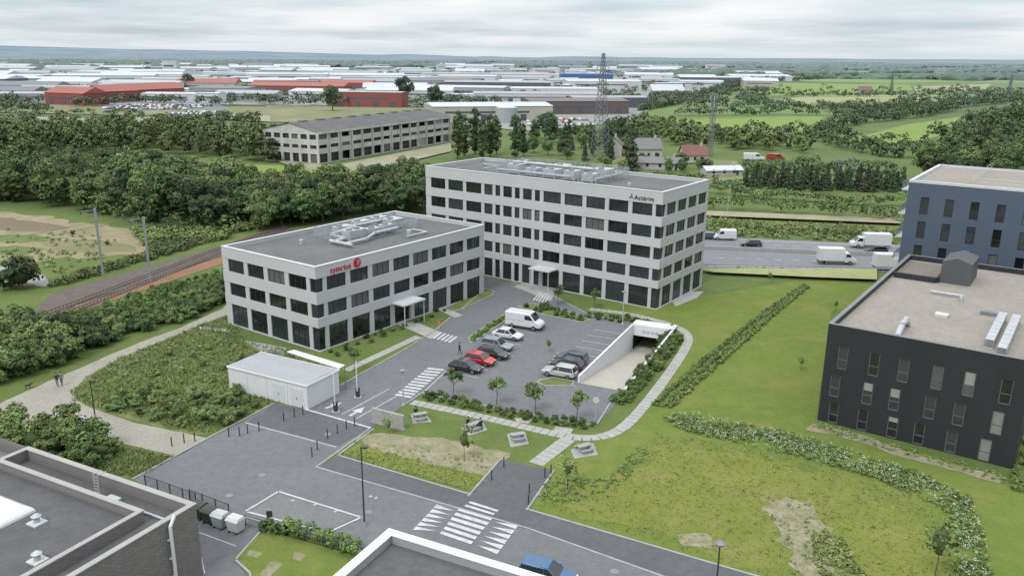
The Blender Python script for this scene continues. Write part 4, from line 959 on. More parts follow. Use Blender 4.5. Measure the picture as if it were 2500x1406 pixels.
# ---------------------------------------------------------------- street furniture
def lamp(px,h,label,mat=postdark,head='disc',group=None,base=None):
    p=P(*px) if base is None else base; r=thing('street_lamp',label,'street lamp',tuple(p),0,group)
    part('pole',MB().tube((0,0,0),(0,0,h),.08,.05,10),mat,r); part('base_plate',MB().tube((0,0,0.02),(0,0,.35),.2,.12,8),kerbm if mat is postdark else galv,r)
    if head=='disc': part('lamp_head',MB().tube((0,0,h-.05),(0,0,h+.06),.34,.38,16).tube((0,0,h+.06),(0,0,h+.2),.38,.12,16),galvd,r)
    else: part('lamp_head',MB().box(-.08,.55,-.12,.12,h-.05,h+.06),mat,r)
lamp((890,1282),7.2,'tall dark street lamp beside the foreground road',head='arm')
lamp((240,1072),6.4,'dark lamp post beside the gravel path',head='arm')
lamp((0,0),7.0,'short round headed street lamp at the bottom right',head='disc',base=Vector((*P(1758,1326,7.0)[:2],0)))
lamp((985,990),4.2,'pale lamp post beside the long zebra crossing',mat=galv)
lamp((1520,792),5,'thin pale lamp post at the back of the car park',mat=galv)
lamp((1776,522),7,'pale pole in front of the hedge beyond the motorway',mat=galv)
mastm=M('mast_steel',(.26,.265,.27),(.2,.2,.2),.6)
for px,h,lab in (((252,672),12,'rusty railway mast, left of the two'),((368,690),11.5,'pale railway mast, right of the two')):
    p=P(*px); r=thing('catenary_mast',lab,'railway mast',tuple(p),R(20))
    part('mast',MB().box(-.19,.19,-.17,.17,0,h),mastm,r)
    part('arm',MB().tube((0,0,h-.3),(-2.2,-.3,h-.4),.06,n=6).tube((0,0,h-1.6),(-2.2,-.3,h-.4),.05,n=6).tube((-2.2,-.3,h-.4),(-2.6,-.3,h-1.4),.05,n=5),galvd,r)
    part('insulator',MB().tube((-2.2,-.3,h-.4),(-2.2,-.3,h-.9),.1,.06,8),postdark,r)
for i,zz in enumerate((10.2,9.0)):
    mb=MB(); pts=[P(40,740),P(330,660),P(640,575),P(800,540)]
    for u_,v_ in zip(pts,pts[1:]): mb.tube((u_.x,u_.y+i*3,zz),(v_.x,v_.y+i*3,zz),.025,n=4)
    tag(link('overhead_wire',mb.mesh('overhead_wire',postdark)),('upper' if i==0 else 'lower')+' overhead wire above the railway','wire')
bp=[(420,1090),(450,1081),(476,1077),(559,1066),(585,1064),(605,1058),(633,1052),(693,1028),(719,1018),(740,1012),(762,1115),(775,1098),(800,1070),(824,1058),(846,1048),(866,1040)]
rt=None
for i,(x,y) in enumerate(bp):
    lab='thin dark bollard along the edge of the entrance junction'
    if rt is None:
        rt=thing('bollard',lab,'bollard',tuple(P(x,y)),0,'dark bollards round the entrance junction'); part('post',MB().tube((0,0,0),(0,0,1.0),.06,.06,10),postdark,rt); part('cap',MB().tube((0,0,1.0),(0,0,1.08),.07,.04,10),postdark,rt)
    else: copy_thing(rt,P(x,y))
for (x,y) in ((1200,1172),(1230,1140),(1292,1205),(1290,1232),(1330,1166),(1345,1158)):
    copy_thing(rt,P(x,y),label='thin dark bollard at the side of the short dead end road',group='bollards beside the short side road')
for (px,lab) in (((820,1005),'raised white barrier nearer the shed corner'),((874,970),'raised white barrier farther along the entrance')):
    r=thing('parking_barrier',lab,'barrier',tuple(P(*px)),0); part('housing',MB().box(-.22,.22,-.2,.2,0,1.1).box(-.25,.25,-.23,.23,1.1,1.2),framem,r)
    part('boom',MB().box(-.06,.06,-.28,-.22,.9,4.6),whitepaint,r); part('foot',MB().box(-.4,.4,-.35,.35,0,.12),galv,r)
p0=P(910,1030); p1=P(987,1050); sw=thing('sign_wall','short pale concrete sign wall at the site entrance','wall',(0,0,0))
part('panel',MB().obox(p0,p1,.25,0,1.7),slabm,sw); part('plinth',MB().obox(p0,p1,.4,-.1,.15,.1),kerbm,sw)
r=thing('road_sign','round white sign on a post at the car park corner','road sign',tuple(P(1453,1030)),0); part('post',MB().tube((0,0,0),(0,0,2.6),.04),galv,r); o=part('sign_plate',MB().tube((0,-.06,2.6),(0,-.03,2.6),.38,n=20),white,r); part('rim',MB().tube((0,-.028,2.6),(0,-.02,2.6),.42,n=20),galvd,o)
r=thing('road_sign','small orange red round sign beside the drive','road sign',tuple(P(1072,806)),0); part('post',MB().tube((0,0,0),(0,0,1.1),.04),galv,r); part('sign_plate',MB().tube((0,-.06,1.2),(0,-.03,1.2),.26,n=16),M('orange',(.6,.12,.04)),r)
r=thing('road_sign','small dark square sign on a post by the lower hedge','road sign',tuple(P(661,1290)),0); part('post',MB().tube((0,0,0),(0,0,1.6),.04),postdark,r); part('sign_plate',MB().box(-.25,.25,-.07,-.03,1.1,1.7),framem,r)
tablem=M('table_concrete',(.30,.30,.29),(.24,.24,.23))
def picnic(px,rz,lab):
    p=P(*px); r=thing('picnic_table',lab,'picnic table',tuple(p),rz); r.scale=(.88,.88,.95)
    part('table_top',MB().box(-.85,.85,-.36,.36,.68,.76),tablem,r)
    for s in (-1,1): part('bench',MB().box(-.85,.85,s*.75-.15,s*.75+.15,.4,.47),tablem,r)
    for x in (-.6,.6): part('leg',MB().box(x-.08,x+.08,-.3,.3,.05,.68).box(x-.06,x+.06,-.85,-.65,.05,.4).box(x-.06,x+.06,.65,.85,.05,.4),tablem,r)
pads=[[(1003,1012),(1045,1016),(1054,1030),(1008,1034)],[(1125,1046),(1178,1030),(1190,1050),(1146,1064)],[(1238,1060),(1283,1056),(1291,1084),(1246,1092)],[(1393,1098),(1448,1082),(1460,1110),(1402,1120)]]
for q in pads: struct('concrete_pad',MB().prism(PP(q),-.02,.05),kerbm)
tabs=[(1026,1023,.4,'first picnic table, nearest the sign wall'),(1158,1047,.7,'second picnic table, where people sit'),(1264,1073,.3,'third picnic table, alone on its square pad'),(1426,1101,.5,'fourth picnic table, nearest the side road')]
for x,y,a_,l in tabs: picnic((x,y),a_,l)
for i,(px,c,lab) in enumerate((((488,1262),(.03,.035,.03),'dark green bin leftmost behind the brick building'),((515,1274),(.03,.035,.03),'dark green bin second from the left'),((540,1285),(.3,.32,.33),'grey topped bin in the middle of the row'),((577,1296),(.5,.5,.48),'white box container at the end of the bins'))):
    p=P(*px); r=thing('waste_bin',lab,'bin',tuple(p),R(-25)); m_=M('bin%d'%i,c,rough=.5)
    part('body',MB().loft([[(-.5,-.4,.15),(.5,-.4,.15),(.5,.4,.15),(-.5,.4,.15)],[(-.62,-.52,1.15),(.62,-.52,1.15),(.62,.52,1.15),(-.62,.52,1.15)]]),m_,r)
    part('lid',MB().loft([[(-.66,-.56,1.15),(.66,-.56,1.15),(.66,.56,1.15),(-.66,.56,1.15)],[(-.6,-.3,1.38),(.6,-.3,1.38),(.6,.4,1.38),(-.6,.4,1.38)]]),m_ if i!=2 else galv,r)
    for x in (-.4,.4): part('wheel',MB().tube((x,-.42,.1),(x+.06,-.42,.1),.1,n=10),rubber,r)
def fence(px,h,lab,mat=postdark,sp=1.5,bars=.16):
    pts=PP(px); r=thing('fence',lab,'fence',(0,0,0)); mr_=MB()
    for a,b in zip(pts,pts[1:]):
        L=(b-a).length; k=max(1,int(L/bars))
        mr_.obox(a,b,.03,h-.08,h-.03); mr_.obox(a,b,.03,.12,.16)
        for i in range(k): q=a.lerp(b,i/k); mr_.box(q.x-.008,q.x+.008,q.y-.008,q.y+.008,.1,h-.05)
        k=max(1,int(L/sp))
        for i in range(k+1): q=a.lerp(b,i/k); part('post',MB().box(q.x-.04,q.x+.04,q.y-.04,q.y+.04,0,h),mat,r)
    part('mesh_panel',mr_,mat,r)
fence([(357,1195),(480,1240)],1.5,'dark mesh fence behind the brick building')
fence([(600,1282),(700,1310),(885,1362)],1.0,'low dark fence along the lower hedge')
fence([(465,1225),(560,1262)],1.3,'dark fence screening the bins')
def pylon(px,h,wb,lab,arms=True,name='pylon',tk=1.0):
    p=P(*px); r=thing(name,lab,'pylon' if arms else 'mast',tuple(p),R(25)); mb=MB(); k=16 if arms else 20
    def wz(z): return (wb*(1-z/h)**1.1*.5+.4) if arms else wb/2
    for sx in (-1,1):
        for sy in (-1,1):
            for i in range(k):
                z0=h*i/k; z1=h*(i+1)/k; mb.tube((sx*wz(z0),sy*wz(z0),z0),(sx*wz(z1),sy*wz(z1),z1),(.13 if arms else .08)*tk,n=4)
    for i in range(k):
        z0=h*i/k; z1=h*(i+1)/k; a=wz(z0); b=wz(z1); t_=.07*tk
        for s in (-1,1):
            mb.tube((-a,s*a,z0),(b,s*b,z1),t_,n=4); mb.tube((a,s*a,z0),(-b,s*b,z1),t_,n=4); mb.tube((s*a,-a,z0),(s*b,b,z1),t_,n=4); mb.tube((s*a,a,z0),(s*b,-b,z1),t_,n=4); mb.tube((-b,s*b,z1),(b,s*b,z1),t_,n=4)
    steel=M('steel_'+name+str(int(h)),(.15,.16,.165),rough=.6)
    part('lattice',mb,steel,r)
    if arms:
        for z_ in (h*.72,h*.8,h*.88):
            mb=MB()
            for s in (-1,1): mb.tube((s*.3,0,z_),(s*2.6,0,z_+.1),.09*tk,n=4); mb.tube((s*.3,0,z_+1.2),(s*2.6,0,z_+.1),.06*tk,n=4); mb.tube((s*2.5,0,z_+.1),(s*2.5,0,z_-1.1),.1,n=6)
            part('cross_arm',mb,steel,r)
    else:
        for z_ in (h*.93,h*.82):
            for a_ in range(3):
                c_,s_=math.cos(a_*2.1),math.sin(a_*2.1); part('antenna',MB().obox((c_*wb*.9-.1,s_*wb*.9),(c_*wb*.9+.1,s_*wb*.9),.2,z_-.9,z_+.9),capm,r)
pylon((1464,392),39.5,5.0,'tall grey lattice power pylon beyond the tall office')
pylon((1733,382),24.5,1.5,'slim lattice telecom mast right of the pylon',False,'telecom_mast')
pylon((2460,250),26,3.0,'small distant lattice pylon at the far right',tk=1.6); pylon((2175,225),22,3.0,'tiny distant lattice pylon above the pale field',tk=2)
# ---------------------------------------------------------------- factory
F0=P(778,402); azf=R(25.5); FA=thing('factory','derelict pale concrete factory with dark shed roof and rows of broken windows','factory',(F0.x,F0.y,0),math.pi/2-azf)
LFc,WFc,eh=95.0,25.0,11.6
fcon=M('old_concrete',(.56,.55,.53),(.40,.385,.36),.9,.12,haze=9000,fine=.6); froof=M('fibre_roof',(.12,.115,.115),(.08,.078,.08),.9,.15,haze=8000,fine=.5)
rowsF=[(.3,3.6),(5.4,6.7),(8.7,10.5)]
mb=MB(); nb=14; bw=LFc/nb
for a,b in compl(rowsF,-.2,eh): mb.box(0,LFc,0,WFc,a,b)
colX=[(k*bw+random.uniform(.45,1.0),bw-random.uniform(1.2,2.0)) for k in range(nb)]; colY=[(k*4.1+.6,2.9) for k in range(6)]
for z0,z1 in rowsF:
    for a,b in compl([(c,c+w_) for c,w_ in colX],0,LFc-.5): mb.box(a,b,0,.6,z0,z1)
    for a,b in compl([(c,c+w_) for c,w_ in colY],.6,WFc-.5): mb.box(0,.6,a,b,z0,z1)
    mb.box(LFc-.5,LFc,0,WFc,z0,z1); mb.box(0.6,LFc-.5,WFc-.5,WFc,z0,z1)
for k in range(nb+1): x=min(max(k*bw,.25),LFc-.25); mb.box(x-.25,x+.25,-.35,-.001,0,eh)
mb.add([(0,0,eh),(0,WFc,eh),(0,WFc/2,eh+2.6),(.4,0,eh),(.4,WFc,eh),(.4,WFc/2,eh+2.6)],[(0,2,1),(3,4,5)])
part('wall',mb,fcon,FA); part('light_block_core',MB().box(3,LFc-1,3,WFc-1,0,11),M('gloom',(.04,.04,.04)),FA)  # added core box, interior gloom put into its colour
mb=MB().add([(-.5,-.6,eh),(LFc+.3,-.6,eh),(LFc+.3,WFc/2,eh+2.8),(-.5,WFc/2,eh+2.8),(LFc+.3,WFc+.6,eh),(-.5,WFc+.6,eh)],[(0,1,2,3),(3,2,4,5)])
rfo=part('roof',mb,froof,FA)
mb=MB()
for k in range(9): x=6+k*10; mb.box(x,x+3.5,WFc/2-1,WFc/2+1,eh+2.5,eh+3.0)
part('roof_monitor',mb,froof,rfo)
part('eaves_band',MB().box(-.3,LFc+.2,-.6,-.36,eh-.9,eh-.02),fcon,FA)
fg=[dark_in,M('broken_pane',(.10,.11,.10),rough=.5),M('void',(.02,.02,.02)),M('boarded',(.33,.31,.27))]; ffr=M('rusty_frame',(.16,.15,.135))
for ri,(z0,z1) in enumerate(rowsF):
    for c,w_ in colX:
        if random.random()<.82: win(FA,'Y',0,c,w_,z0,z1-z0,3 if ri else 2,.35,random.choices([0,1,2,3],[3,1.5,3,.9])[0],0 if ri==1 else .5,fg,ffr)
    for c,w_ in colY: win(FA,'X',0,c,w_,z0,z1-z0,2,.35,random.choices([0,1,2,3],[3,1,3,.7])[0],0,fg,ffr)
# ---------------------------------------------------------------- far buildings
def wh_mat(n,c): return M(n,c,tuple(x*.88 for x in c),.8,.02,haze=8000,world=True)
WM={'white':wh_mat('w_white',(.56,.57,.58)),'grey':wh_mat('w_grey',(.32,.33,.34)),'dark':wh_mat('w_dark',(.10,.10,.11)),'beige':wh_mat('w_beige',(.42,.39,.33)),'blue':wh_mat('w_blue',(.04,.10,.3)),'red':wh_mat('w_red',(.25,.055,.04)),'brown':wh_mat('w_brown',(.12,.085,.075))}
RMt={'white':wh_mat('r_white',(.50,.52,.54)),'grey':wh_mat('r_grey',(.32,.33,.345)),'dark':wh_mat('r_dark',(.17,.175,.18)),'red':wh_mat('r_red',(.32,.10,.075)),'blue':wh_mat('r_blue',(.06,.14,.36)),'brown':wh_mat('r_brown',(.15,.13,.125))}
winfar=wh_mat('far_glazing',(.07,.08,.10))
def warehouse(p,rz,L,W,h,wc,rc,label,group=None,pitch=.12,name='warehouse',doors=True,cat='warehouse'):
    r=thing(name,label,cat,(p[0],p[1],0),rz,group)
    part('wall',MB().box(-L/2,L/2,-W/2,W/2,-.2,h),WM[wc],r)
    rh=W*pitch
    part('roof',MB().add([(-L/2-.4,-W/2-.4,h),(L/2+.4,-W/2-.4,h),(L/2+.4,W/2+.4,h),(-L/2-.4,W/2+.4,h),(-L/2-.4,0,h+rh),(L/2+.4,0,h+rh)],[(0,1,5,4),(4,5,2,3),(0,4,3),(1,2,5),(0,3,2,1)]),RMt[rc],r)
    if doors:
        k=max(2,int(L/12))
        for i in range(k): x=-L/2+L*(i+.5)/k; part('loading_door',MB().box(x-1.8,x+1.8,-W/2-.12,-W/2,0,min(4.2,h*.6)),winfar,r)
    part('window_band',MB().box(-L*.4,L*.3,-W/2-.1,-W/2,h*.55,h*.68),winfar,r)
    return r
placed=[]
def ok(p,rad):
    for q,r_ in placed:
        if (q[0]-p[0])**2+(q[1]-p[1])**2<(rad+r_)**2: return False
    placed.append((p,rad)); return True
def spec(px,L,W,h,rz,wc,rc,label,**k):
    p=P(*px); placed.append(((p.x,p.y),max(L,W)*.5)); return warehouse(p,R(rz),L,W,h,wc,rc,label,**k)
spec((190,256),42,22,9,-25,'red','red','leftmost red roofed hall at the far left',pitch=.2); 
for i,x in enumerate((275,325,395)): spec((x,250-i*4),34,20,9,65,'red','red',['red gabled hall second from the left','red gabled hall third from the left','red gabled hall rightmost of the far left row'][i],pitch=.25)
spec((735,232),95,30,9,-5,'red','red','long red roofed hall behind the factory, left one',pitch=.1); spec((905,260),55,20,11,-8,'red','grey','red walled two storey block with grey roof behind the factory',pitch=.03); spec((850,222),60,24,9,-5,'red','red','small red roofed hall right of the long red one')
spec((1190,292),75,34,9,15,'beige','white','large pale roofed hall right of the factory',pitch=.05); spec((1310,250),110,40,8,5,'white','grey','broad grey roofed hall behind the pale one',pitch=.03); spec((1400,276),70,36,9,10,'brown','brown','dark brown hall left of the pylon',pitch=.04); spec((1480,262),60,26,8,10,'dark','grey','dark hall just right of the pylon',pitch=.04)
spec((1215,222),120,45,10,0,'dark','grey','dark curved front hall in the far estate',pitch=.03); spec((1430,196),90,40,10,0,'blue','blue','blue roofed hall left of the pylon top',pitch=.04); spec((1740,205),110,50,10,0,'dark','white','dark fronted hall at the right end of the estate',pitch=.03)
spec((1625,236),34,18,6,10,'white','white','white tent hall near the tracks',pitch=.35); spec((1345,235),90,40,8,5,'white','white','white flat hall in front of the dark curved one',pitch=.03); spec((420,180),28,20,24,0,'white','white','tall white silo block on the skyline',pitch=.02)
spec((60,225),80,30,7,0,'grey','dark','dark roofed hall at the far left edge'); spec((20,240),60,26,7,0,'dark','dark','low dark hall at the far left edge')
cls=[('white','white',8),('white','grey',6),('grey','white',4),('grey','grey',3.5),('grey','dark',2.2),('beige','white',2),('dark','white',1.2),('blue','white',.5),('beige','red',1.0)]
cnt=0
for big in (1,0):
    for _ in range(5000):
        if cnt>=(110 if big else 285): break
        y=random.uniform(163,252); x=random.uniform(-60,1880)
        if x>1200 and y>215+max(0,(1600-x))*.06: continue
        if y<176 and (x>1300 and random.random()<.4): continue
        p=P(x,y); f=1 if y>205 else 1.3
        L=(random.uniform(45,95) if big else random.uniform(18,42))*f; W=(random.uniform(24,44) if big else random.uniform(13,24))*f; h=random.uniform(6,11) if big else random.uniform(5,8)
        if not ok((p.x,p.y),max(L,W)*.45): continue
        wc,rc,_w=random.choices(cls,[c[2] for c in cls])[0]
        warehouse(p,R(random.choice([0,8,-8,12,-14] if big else [0,8,-8,90,15,-20,70])),L,W,h,wc,rc,'%s walled warehouse with %s roof in the distant industrial estate'%(wc,rc),'%s warehouses with %s roofs of the far estate'%(wc,rc),doors=False,pitch=random.choice([.03,.06,.10])); cnt+=1
r=thing('store_building','bright yellow hall in the far estate','building',tuple(P(1112,205)),0); part('wall',MB().box(-14,14,-8,8,0,6),wh_mat('yel',(.5,.42,.05)),r); part('roof',MB().loft([[(-15,-9,6),(15,-9,6),(15,9,6),(-15,9,6)],[(-10,-6,9),(10,-6,9),(10,6,9),(-10,6,9)]]),wh_mat('yel2',(.55,.47,.05)),r)
p=P(1236,300); r=thing('storage_tank','round grey storage tank beside the pale hall','tank',tuple(p),0); part('shell',MB().tube((0,0,0),(0,0,9),6.5,n=28),WM['grey'],r); part('lid',MB().tube((0,0,9),(0,0,10),6.6,2,28),RMt['white'],r)
for x,h in ((352,26),(606,22)):
    p=P(x,185); r=thing('tower_crane','thin pale crane over the far estate'+(' at the left' if x<400 else ' near its middle'),'crane',tuple(p),.4); part('mast',MB().tube((0,0,0),(0,0,h*1.3),.8,.5,4),wh_mat('crane%d'%x,(.4,.37,.28)),r); part('jib',MB().tube((0,0,h*1.1),(-8,0,h*1.7),.5,.3,4),wh_mat('crane_b%d'%x,(.4,.37,.28)),r)
def house(px,L,W,h,rz,wc,rcm,lab,ph=.45):
    r=thing('house',lab,'house',tuple(P(*px)),R(rz)); part('wall',MB().box(-L/2,L/2,-W/2,W/2,0,h).add([(-L/2,-W/2,h),(-L/2,W/2,h),(-L/2,0,h+W*ph),(L/2,-W/2,h),(L/2,W/2,h),(L/2,0,h+W*ph)],[(0,2,1),(3,4,5)]),wc,r)
    rf=part('roof',MB().add([(-L/2-.4,-W/2-.5,h-.25),(L/2+.4,-W/2-.5,h-.25),(L/2+.4,0,h+W*ph+.1),(-L/2-.4,0,h+W*ph+.1),(L/2+.4,W/2+.5,h-.25),(-L/2-.4,W/2+.5,h-.25)],[(0,1,2,3),(3,2,4,5)]),rcm,r)
    part('chimney',MB().box(L*.3,L*.3+.7,-.4,.4,h+W*ph-.5,h+W*ph+1.1),wc,rf)
    for x in (-L*.3,0,L*.28): part('window',MB().box(x-.5,x+.5,-W/2-.05,-W/2,1.0,2.3),glasses[0],r)
    part('door',MB().box(L*.4-.9,L*.4,-W/2-.05,-W/2,0,2.1),framem,r)
hw1=M('house_white',(.42,.40,.37),haze=8000); slate=M('slate',(.17,.165,.16),haze=8000); tile=M('red_tile',(.19,.075,.055),haze=8000)
house((1575,385),11,8,4,10,hw1,slate,'white house with grey hipped roof below the pylon'); house((1500,382),7,6,5,80,hw1,slate,'narrow white house left of the grey roofed one'); house((1690,396),9,6.5,3.2,5,hw1,tile,'small house with red tiled roof'); house((1610,412),15,7,2.6,-8,hw1,slate,'long low grey roofed outbuilding in front of the houses',.22); house((1760,428),13,5,2.2,12,hw1,RMt['white'],'low pale roofed shed beside the hedge',.2); house((2295,180),30,16,7,0,hw1,slate,'distant pale house on the right skyline'); house((2110,230),14,10,4,0,hw1,tile,'tiny farmhouse among the right fields')
van(P(1840,392),95,'white lorry parked beyond the hedge',8,2.2,2.8,name='lorry'); van(P(1893,392),95,'red lorry parked right of the white one',7,2.2,2.6,colour=cm('lorry_red',(.3,.03,.02)),name='lorry')
r=thing('geodesic_dome','dark geodesic dome frame beyond the hedge','dome',tuple(P(2072,420)),0)
bm=bmesh.new(); bmesh.ops.create_icosphere(bm,subdivisions=2,radius=5.0); mb=MB()
for e in bm.edges:
    a,b=e.verts[0].co,e.verts[1].co
    if a.z>-.3 and b.z>-.3: mb.tube(a,b,.12,n=4)
bm.free(); part('frame',mb,galvd,r)
cmats=[wh_mat('fc%d'%i,c) for i,c in enumerate([(.5,.5,.5),(.05,.05,.06),(.25,.26,.28),(.3,.04,.03),(.06,.09,.2)])]
fmesh=[MB().loft([rect_ring(x,w_,z0,z1,.1) for x,w_,z0,z1 in [(-2.2,.75,.4,.8),(-1.9,.88,.25,.95),(-1.2,.8,.25,1.4),(.3,.8,.25,1.42),(1.1,.88,.25,.92),(2.2,.75,.35,.7)]]).mesh('car',m_) for m_ in cmats]
def farcars(px0,px1,rows,cols,lab,grp):
    a=P(*px0); b=P(*px1)
    for j in range(rows):
        for i in range(cols):
            if random.random()<.25: continue
            q=Vector((a.x+(b.x-a.x)*(i+random.uniform(-.1,.1))/cols,a.y+(b.y-a.y)*j/max(1,rows-1),.5)); ci=random.choices(range(5),[4,3,4,1,1])[0]
            o=link('parked_car',fmesh[ci],None,q,R(90+random.uniform(-4,4))); tag(o,lab,'car',grp)
sheet('car_park',[(245,272),(255,258),(530,254),(560,268)],.42,asphalt_hw); sheet('car_park',[(400,284),(415,275),(560,273),(580,282)],.46,asphalt_hw)
farcars((255,268),(520,262),3,38,'tiny car in the large car park below the red halls','cars in the car park by the red halls')
farcars((420,282),(560,278),2,24,'tiny car in the second car park above the wood','cars in the lot nearer the wood')
farcars((1290,308),(1440,296),3,24,'tiny car parked below the brown hall','cars parked by the brown hall')
# ---------------------------------------------------------------- vegetation
WP=[(-120,505),(0,492),(180,508),(330,540),(430,552),(560,560),(645,535),(780,525),(850,525),(840,505),(640,500),(500,465),(440,440),(0,425),(-120,425)]
wood(['broad','broad','mid','mid','pale'],WP,165,5.3,(.7,1.2),'dense green tree in the wood above the railway','trees of the wood above the railway')
wood(['mid','broad'],[(640,566),(700,550),(800,545),(850,545),(840,515),(700,520),(620,535)],18,4.5,(.75,1.0),'leafy tree just behind the left office','trees just behind the left office')
woodmass([(-100,372),(400,376),(560,392),(680,398),(670,365),(560,345),(430,335),(0,335),(-100,335)],150,6.0,(.7,1.2),'mid','far_wood')
wood(['broad','mid'],[(870,515),(960,530),(1060,540),(1065,490),(990,475),(900,485)],18,5.2,(.85,1.15),'leafy tree in the clump between the two offices','trees between the offices')
for i,x in enumerate((1118,1134,1160,1178,1196,1212,1258)): tree('poplar',P(x,388-(i%3)*6),'tall dark poplar in the group right of the factory',group='poplars right of the factory',s=random.uniform(.9,1.1))
wood(['broad','mid','conifer','poplar','pale'],[(1270,345),(1330,330),(1480,338),(1540,352),(1600,365),(1480,410),(1400,400),(1280,400)],46,6,(.5,.9),'tree in the mixed grove around the pylon','trees around the pylon')
wood(['mid','broad','pale'],[(1480,410),(1560,400),(1650,405),(1740,415),(1720,425),(1560,430),(1490,425)],14,5,(.35,.6),'small tree or tall bush among the white houses','small trees among the houses')
woodmass([(1500,328),(1640,312),(1780,345),(1990,362),(1960,376),(1760,366),(1600,350)],70,4.5,(.5,.8),'mid','tree_belt')
wood(['broad','mid'],[(2230,430),(2270,395),(2400,380),(2600,390),(2600,470),(2400,445),(2250,452)],32,6.2,(.75,1.2),'tall tree at the front of the wood at the right edge','front trees of the right hand wood')
woodmass([(2240,400),(2290,360),(2380,325),(2450,290),(2750,285),(2750,400),(2400,385)],120,6.5,(.85,1.35),'mid','far_wood')
tree('conifer',P(1542,418),'single tall dark conifer in front of the white houses',s=1.2); tree('broad',P(812,272),'lone round tree in front of the long red hall',s=1.6)
for x,y,s_ in ((985,248,1.9),(1060,262,1.5),(462,222,1.6),(1335,340,1.2)): tree('broad',P(x,y),'large lone tree standing %s'%({985:'beside the red walled block',1060:'right of the red walled block',462:'among the halls at the left',1335:'left of the pylon grove'}[x]),s=s_)
for i in range(38):
    x=1822+i*10.2+random.uniform(-4,4); tree('conifer',P(x,457+(x-1820)*.03+random.uniform(-6,5)),'dark conifer in the close row beyond the motorway',group='conifer row beyond the motorway',s=random.uniform(.5,.64),sz=random.uniform(.38,.72))
hedge([(1715,508),(1900,520),(2080,532),(2230,545)],5.5,3.8,'thick green hedge running beyond the motorway','mid',.3,nl=85,hv=.22)
hedge([(1720,552),(1900,566),(2060,575),(2200,585)],4.5,1.6,'low scrubby hedge beside the far edge of the motorway','lite',.26,nl=60,hv=.25)
hedge([(1730,470),(1830,482),(2000,495),(2210,505)],4,3.2,'dark hedge just below the conifer row','mid',.32,nl=75,hv=.3)
hedge([(1815,425),(2000,425),(2200,440)],5,4.6,'tall dark hedge behind the conifer row','dark',.38,nl=70,hv=.25)
hl=[([(1655,283),(1880,281)],9,8),([(1880,280),(2080,284),(2230,266)],8,8),([(1820,238),(2000,237),(2210,237)],8,9),([(2000,330),(2100,302),(2240,288),(2330,270)],10,8),([(1780,217),(1830,202),(2000,195)],8,8),([(2080,290),(2200,274),(2350,262),(2600,240)],13,9),([(1480,322),(1600,306)],8,6),([(2100,362),(2230,366)],9,7),([(2000,342),(2080,368),(2200,388),(2260,380)],10,7),([(2360,322),(2600,300)],12,10),([(1560,272),(1640,258),(1700,238),(1790,207)],6,5),([(1850,187),(2100,192),(2300,196)],10,10),([(2240,232),(2420,229),(2600,233)],10,9),([(1800,262),(1990,266),(2100,262)],8,6),([(2200,250),(2500,248)],10,9),([(380,300),(520,291),(640,300)],7,4),([(0,264),(120,270)],8,4),([(1000,264),(1120,260)],8,5),([(0,352),(300,345)],8,7),([(1640,330),(1800,334),(1990,328)],7,5)]
allC=[];allR=[]
for px,w_,h_ in hl:
    pts=PP(px)
    for a,b in zip(pts,pts[1:]):
        L=(b-a).length; d=(b-a)/L; n=Vector((-d.y,d.x,0)); k=int(L/2.6)
        for i in range(k):
            hq=h_*(1+.3*math.sin(i*.21+a.x)+.25*math.sin(i*.53))
            for lv in (0,1):
                q=a+d*(i*2.6+random.uniform(0,3))+n*random.uniform(-.35,.35)*w_; r_=random.uniform(1.6,3.2); allC.append((q.x,q.y,(.3+.4*lv)*hq*random.uniform(.6,1.2))); allR.append(r_)
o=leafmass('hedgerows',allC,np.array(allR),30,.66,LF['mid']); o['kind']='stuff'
dense=[]
for (x0,x1,y) in ((-50,400,166),(300,900,160),(800,1300,164),(1560,1900,194),(1700,2050,178),(1650,1850,186),(2250,2650,176),(2300,2700,196),(1050,1500,160),(1400,2000,158),(-100,300,172),(0,700,155),(600,1500,154),(1700,2600,166),(2000,2600,162)):
    k=8
    dense.append([(x0+(x1-x0)*i/k,y+random.uniform(-2,2)) for i in range(k+1)])
lumps('far_woodland',dense,13,50,'far',9)
sl_=[]
for i in range(210):
    y=random.choice([152,154,156,157,160,164,169,175,182,190]) + random.uniform(-1,1); x=random.uniform(-100,2450); 
    if y>168 and x<1800: continue
    ln=random.uniform(40,300); sl_.append([(x,y+max(0,(x-1250)*.004)),(x+ln*.5,y+max(0,(x-1250)*.004)+random.uniform(-1,1)),(x+ln,y+max(0,(x-1250)*.004)+random.uniform(-1,1.5))])
lumps('distant_treelines',sl_,11,24,'far',10)
mass=[]
for _ in range(1000):
    x=random.uniform(-40,1860); y=random.uniform(164,262); p=P(x,y)
    if any((q[0]-p.x)**2+(q[1]-p.y)**2<(r_*.8)**2 for q,r_ in placed): continue
    for k in range(4): mass.append((p.x+random.uniform(-8,8),p.y+random.uniform(-3,3),random.uniform(2.5,5)))
o=leafmass('estate_trees',mass,3.2,26,.9,LF['far']); o['kind']='stuff'
def scrub(px,n,r_,leaf,mat,name,nl=24,zf=.4):
    pts=scatter(px,n); C=[(a,b,random.uniform(.1,zf)*r_) for a,b in pts]; o=leafmass(name,C,[r_*random.uniform(.5,1.1) for _ in C],nl,leaf,LF[mat],.8); o['kind']='stuff'; return o
scrub(WP,420,3.2,.42,'mid','undergrowth',40,.9)
scrub([(-100,300),(0,268),(300,272),(600,300),(660,340),(500,330),(0,330)],190,3.0,.7,'mid','scrub')
scrub([(500,440),(640,455),(860,465),(850,505),(640,490)],140,1.3,.4,'mid','scrub')
scrub([(1110,392),(1400,405),(1480,420),(1800,440),(1815,465),(1400,440)],200,1.8,.4,'mid','scrub')
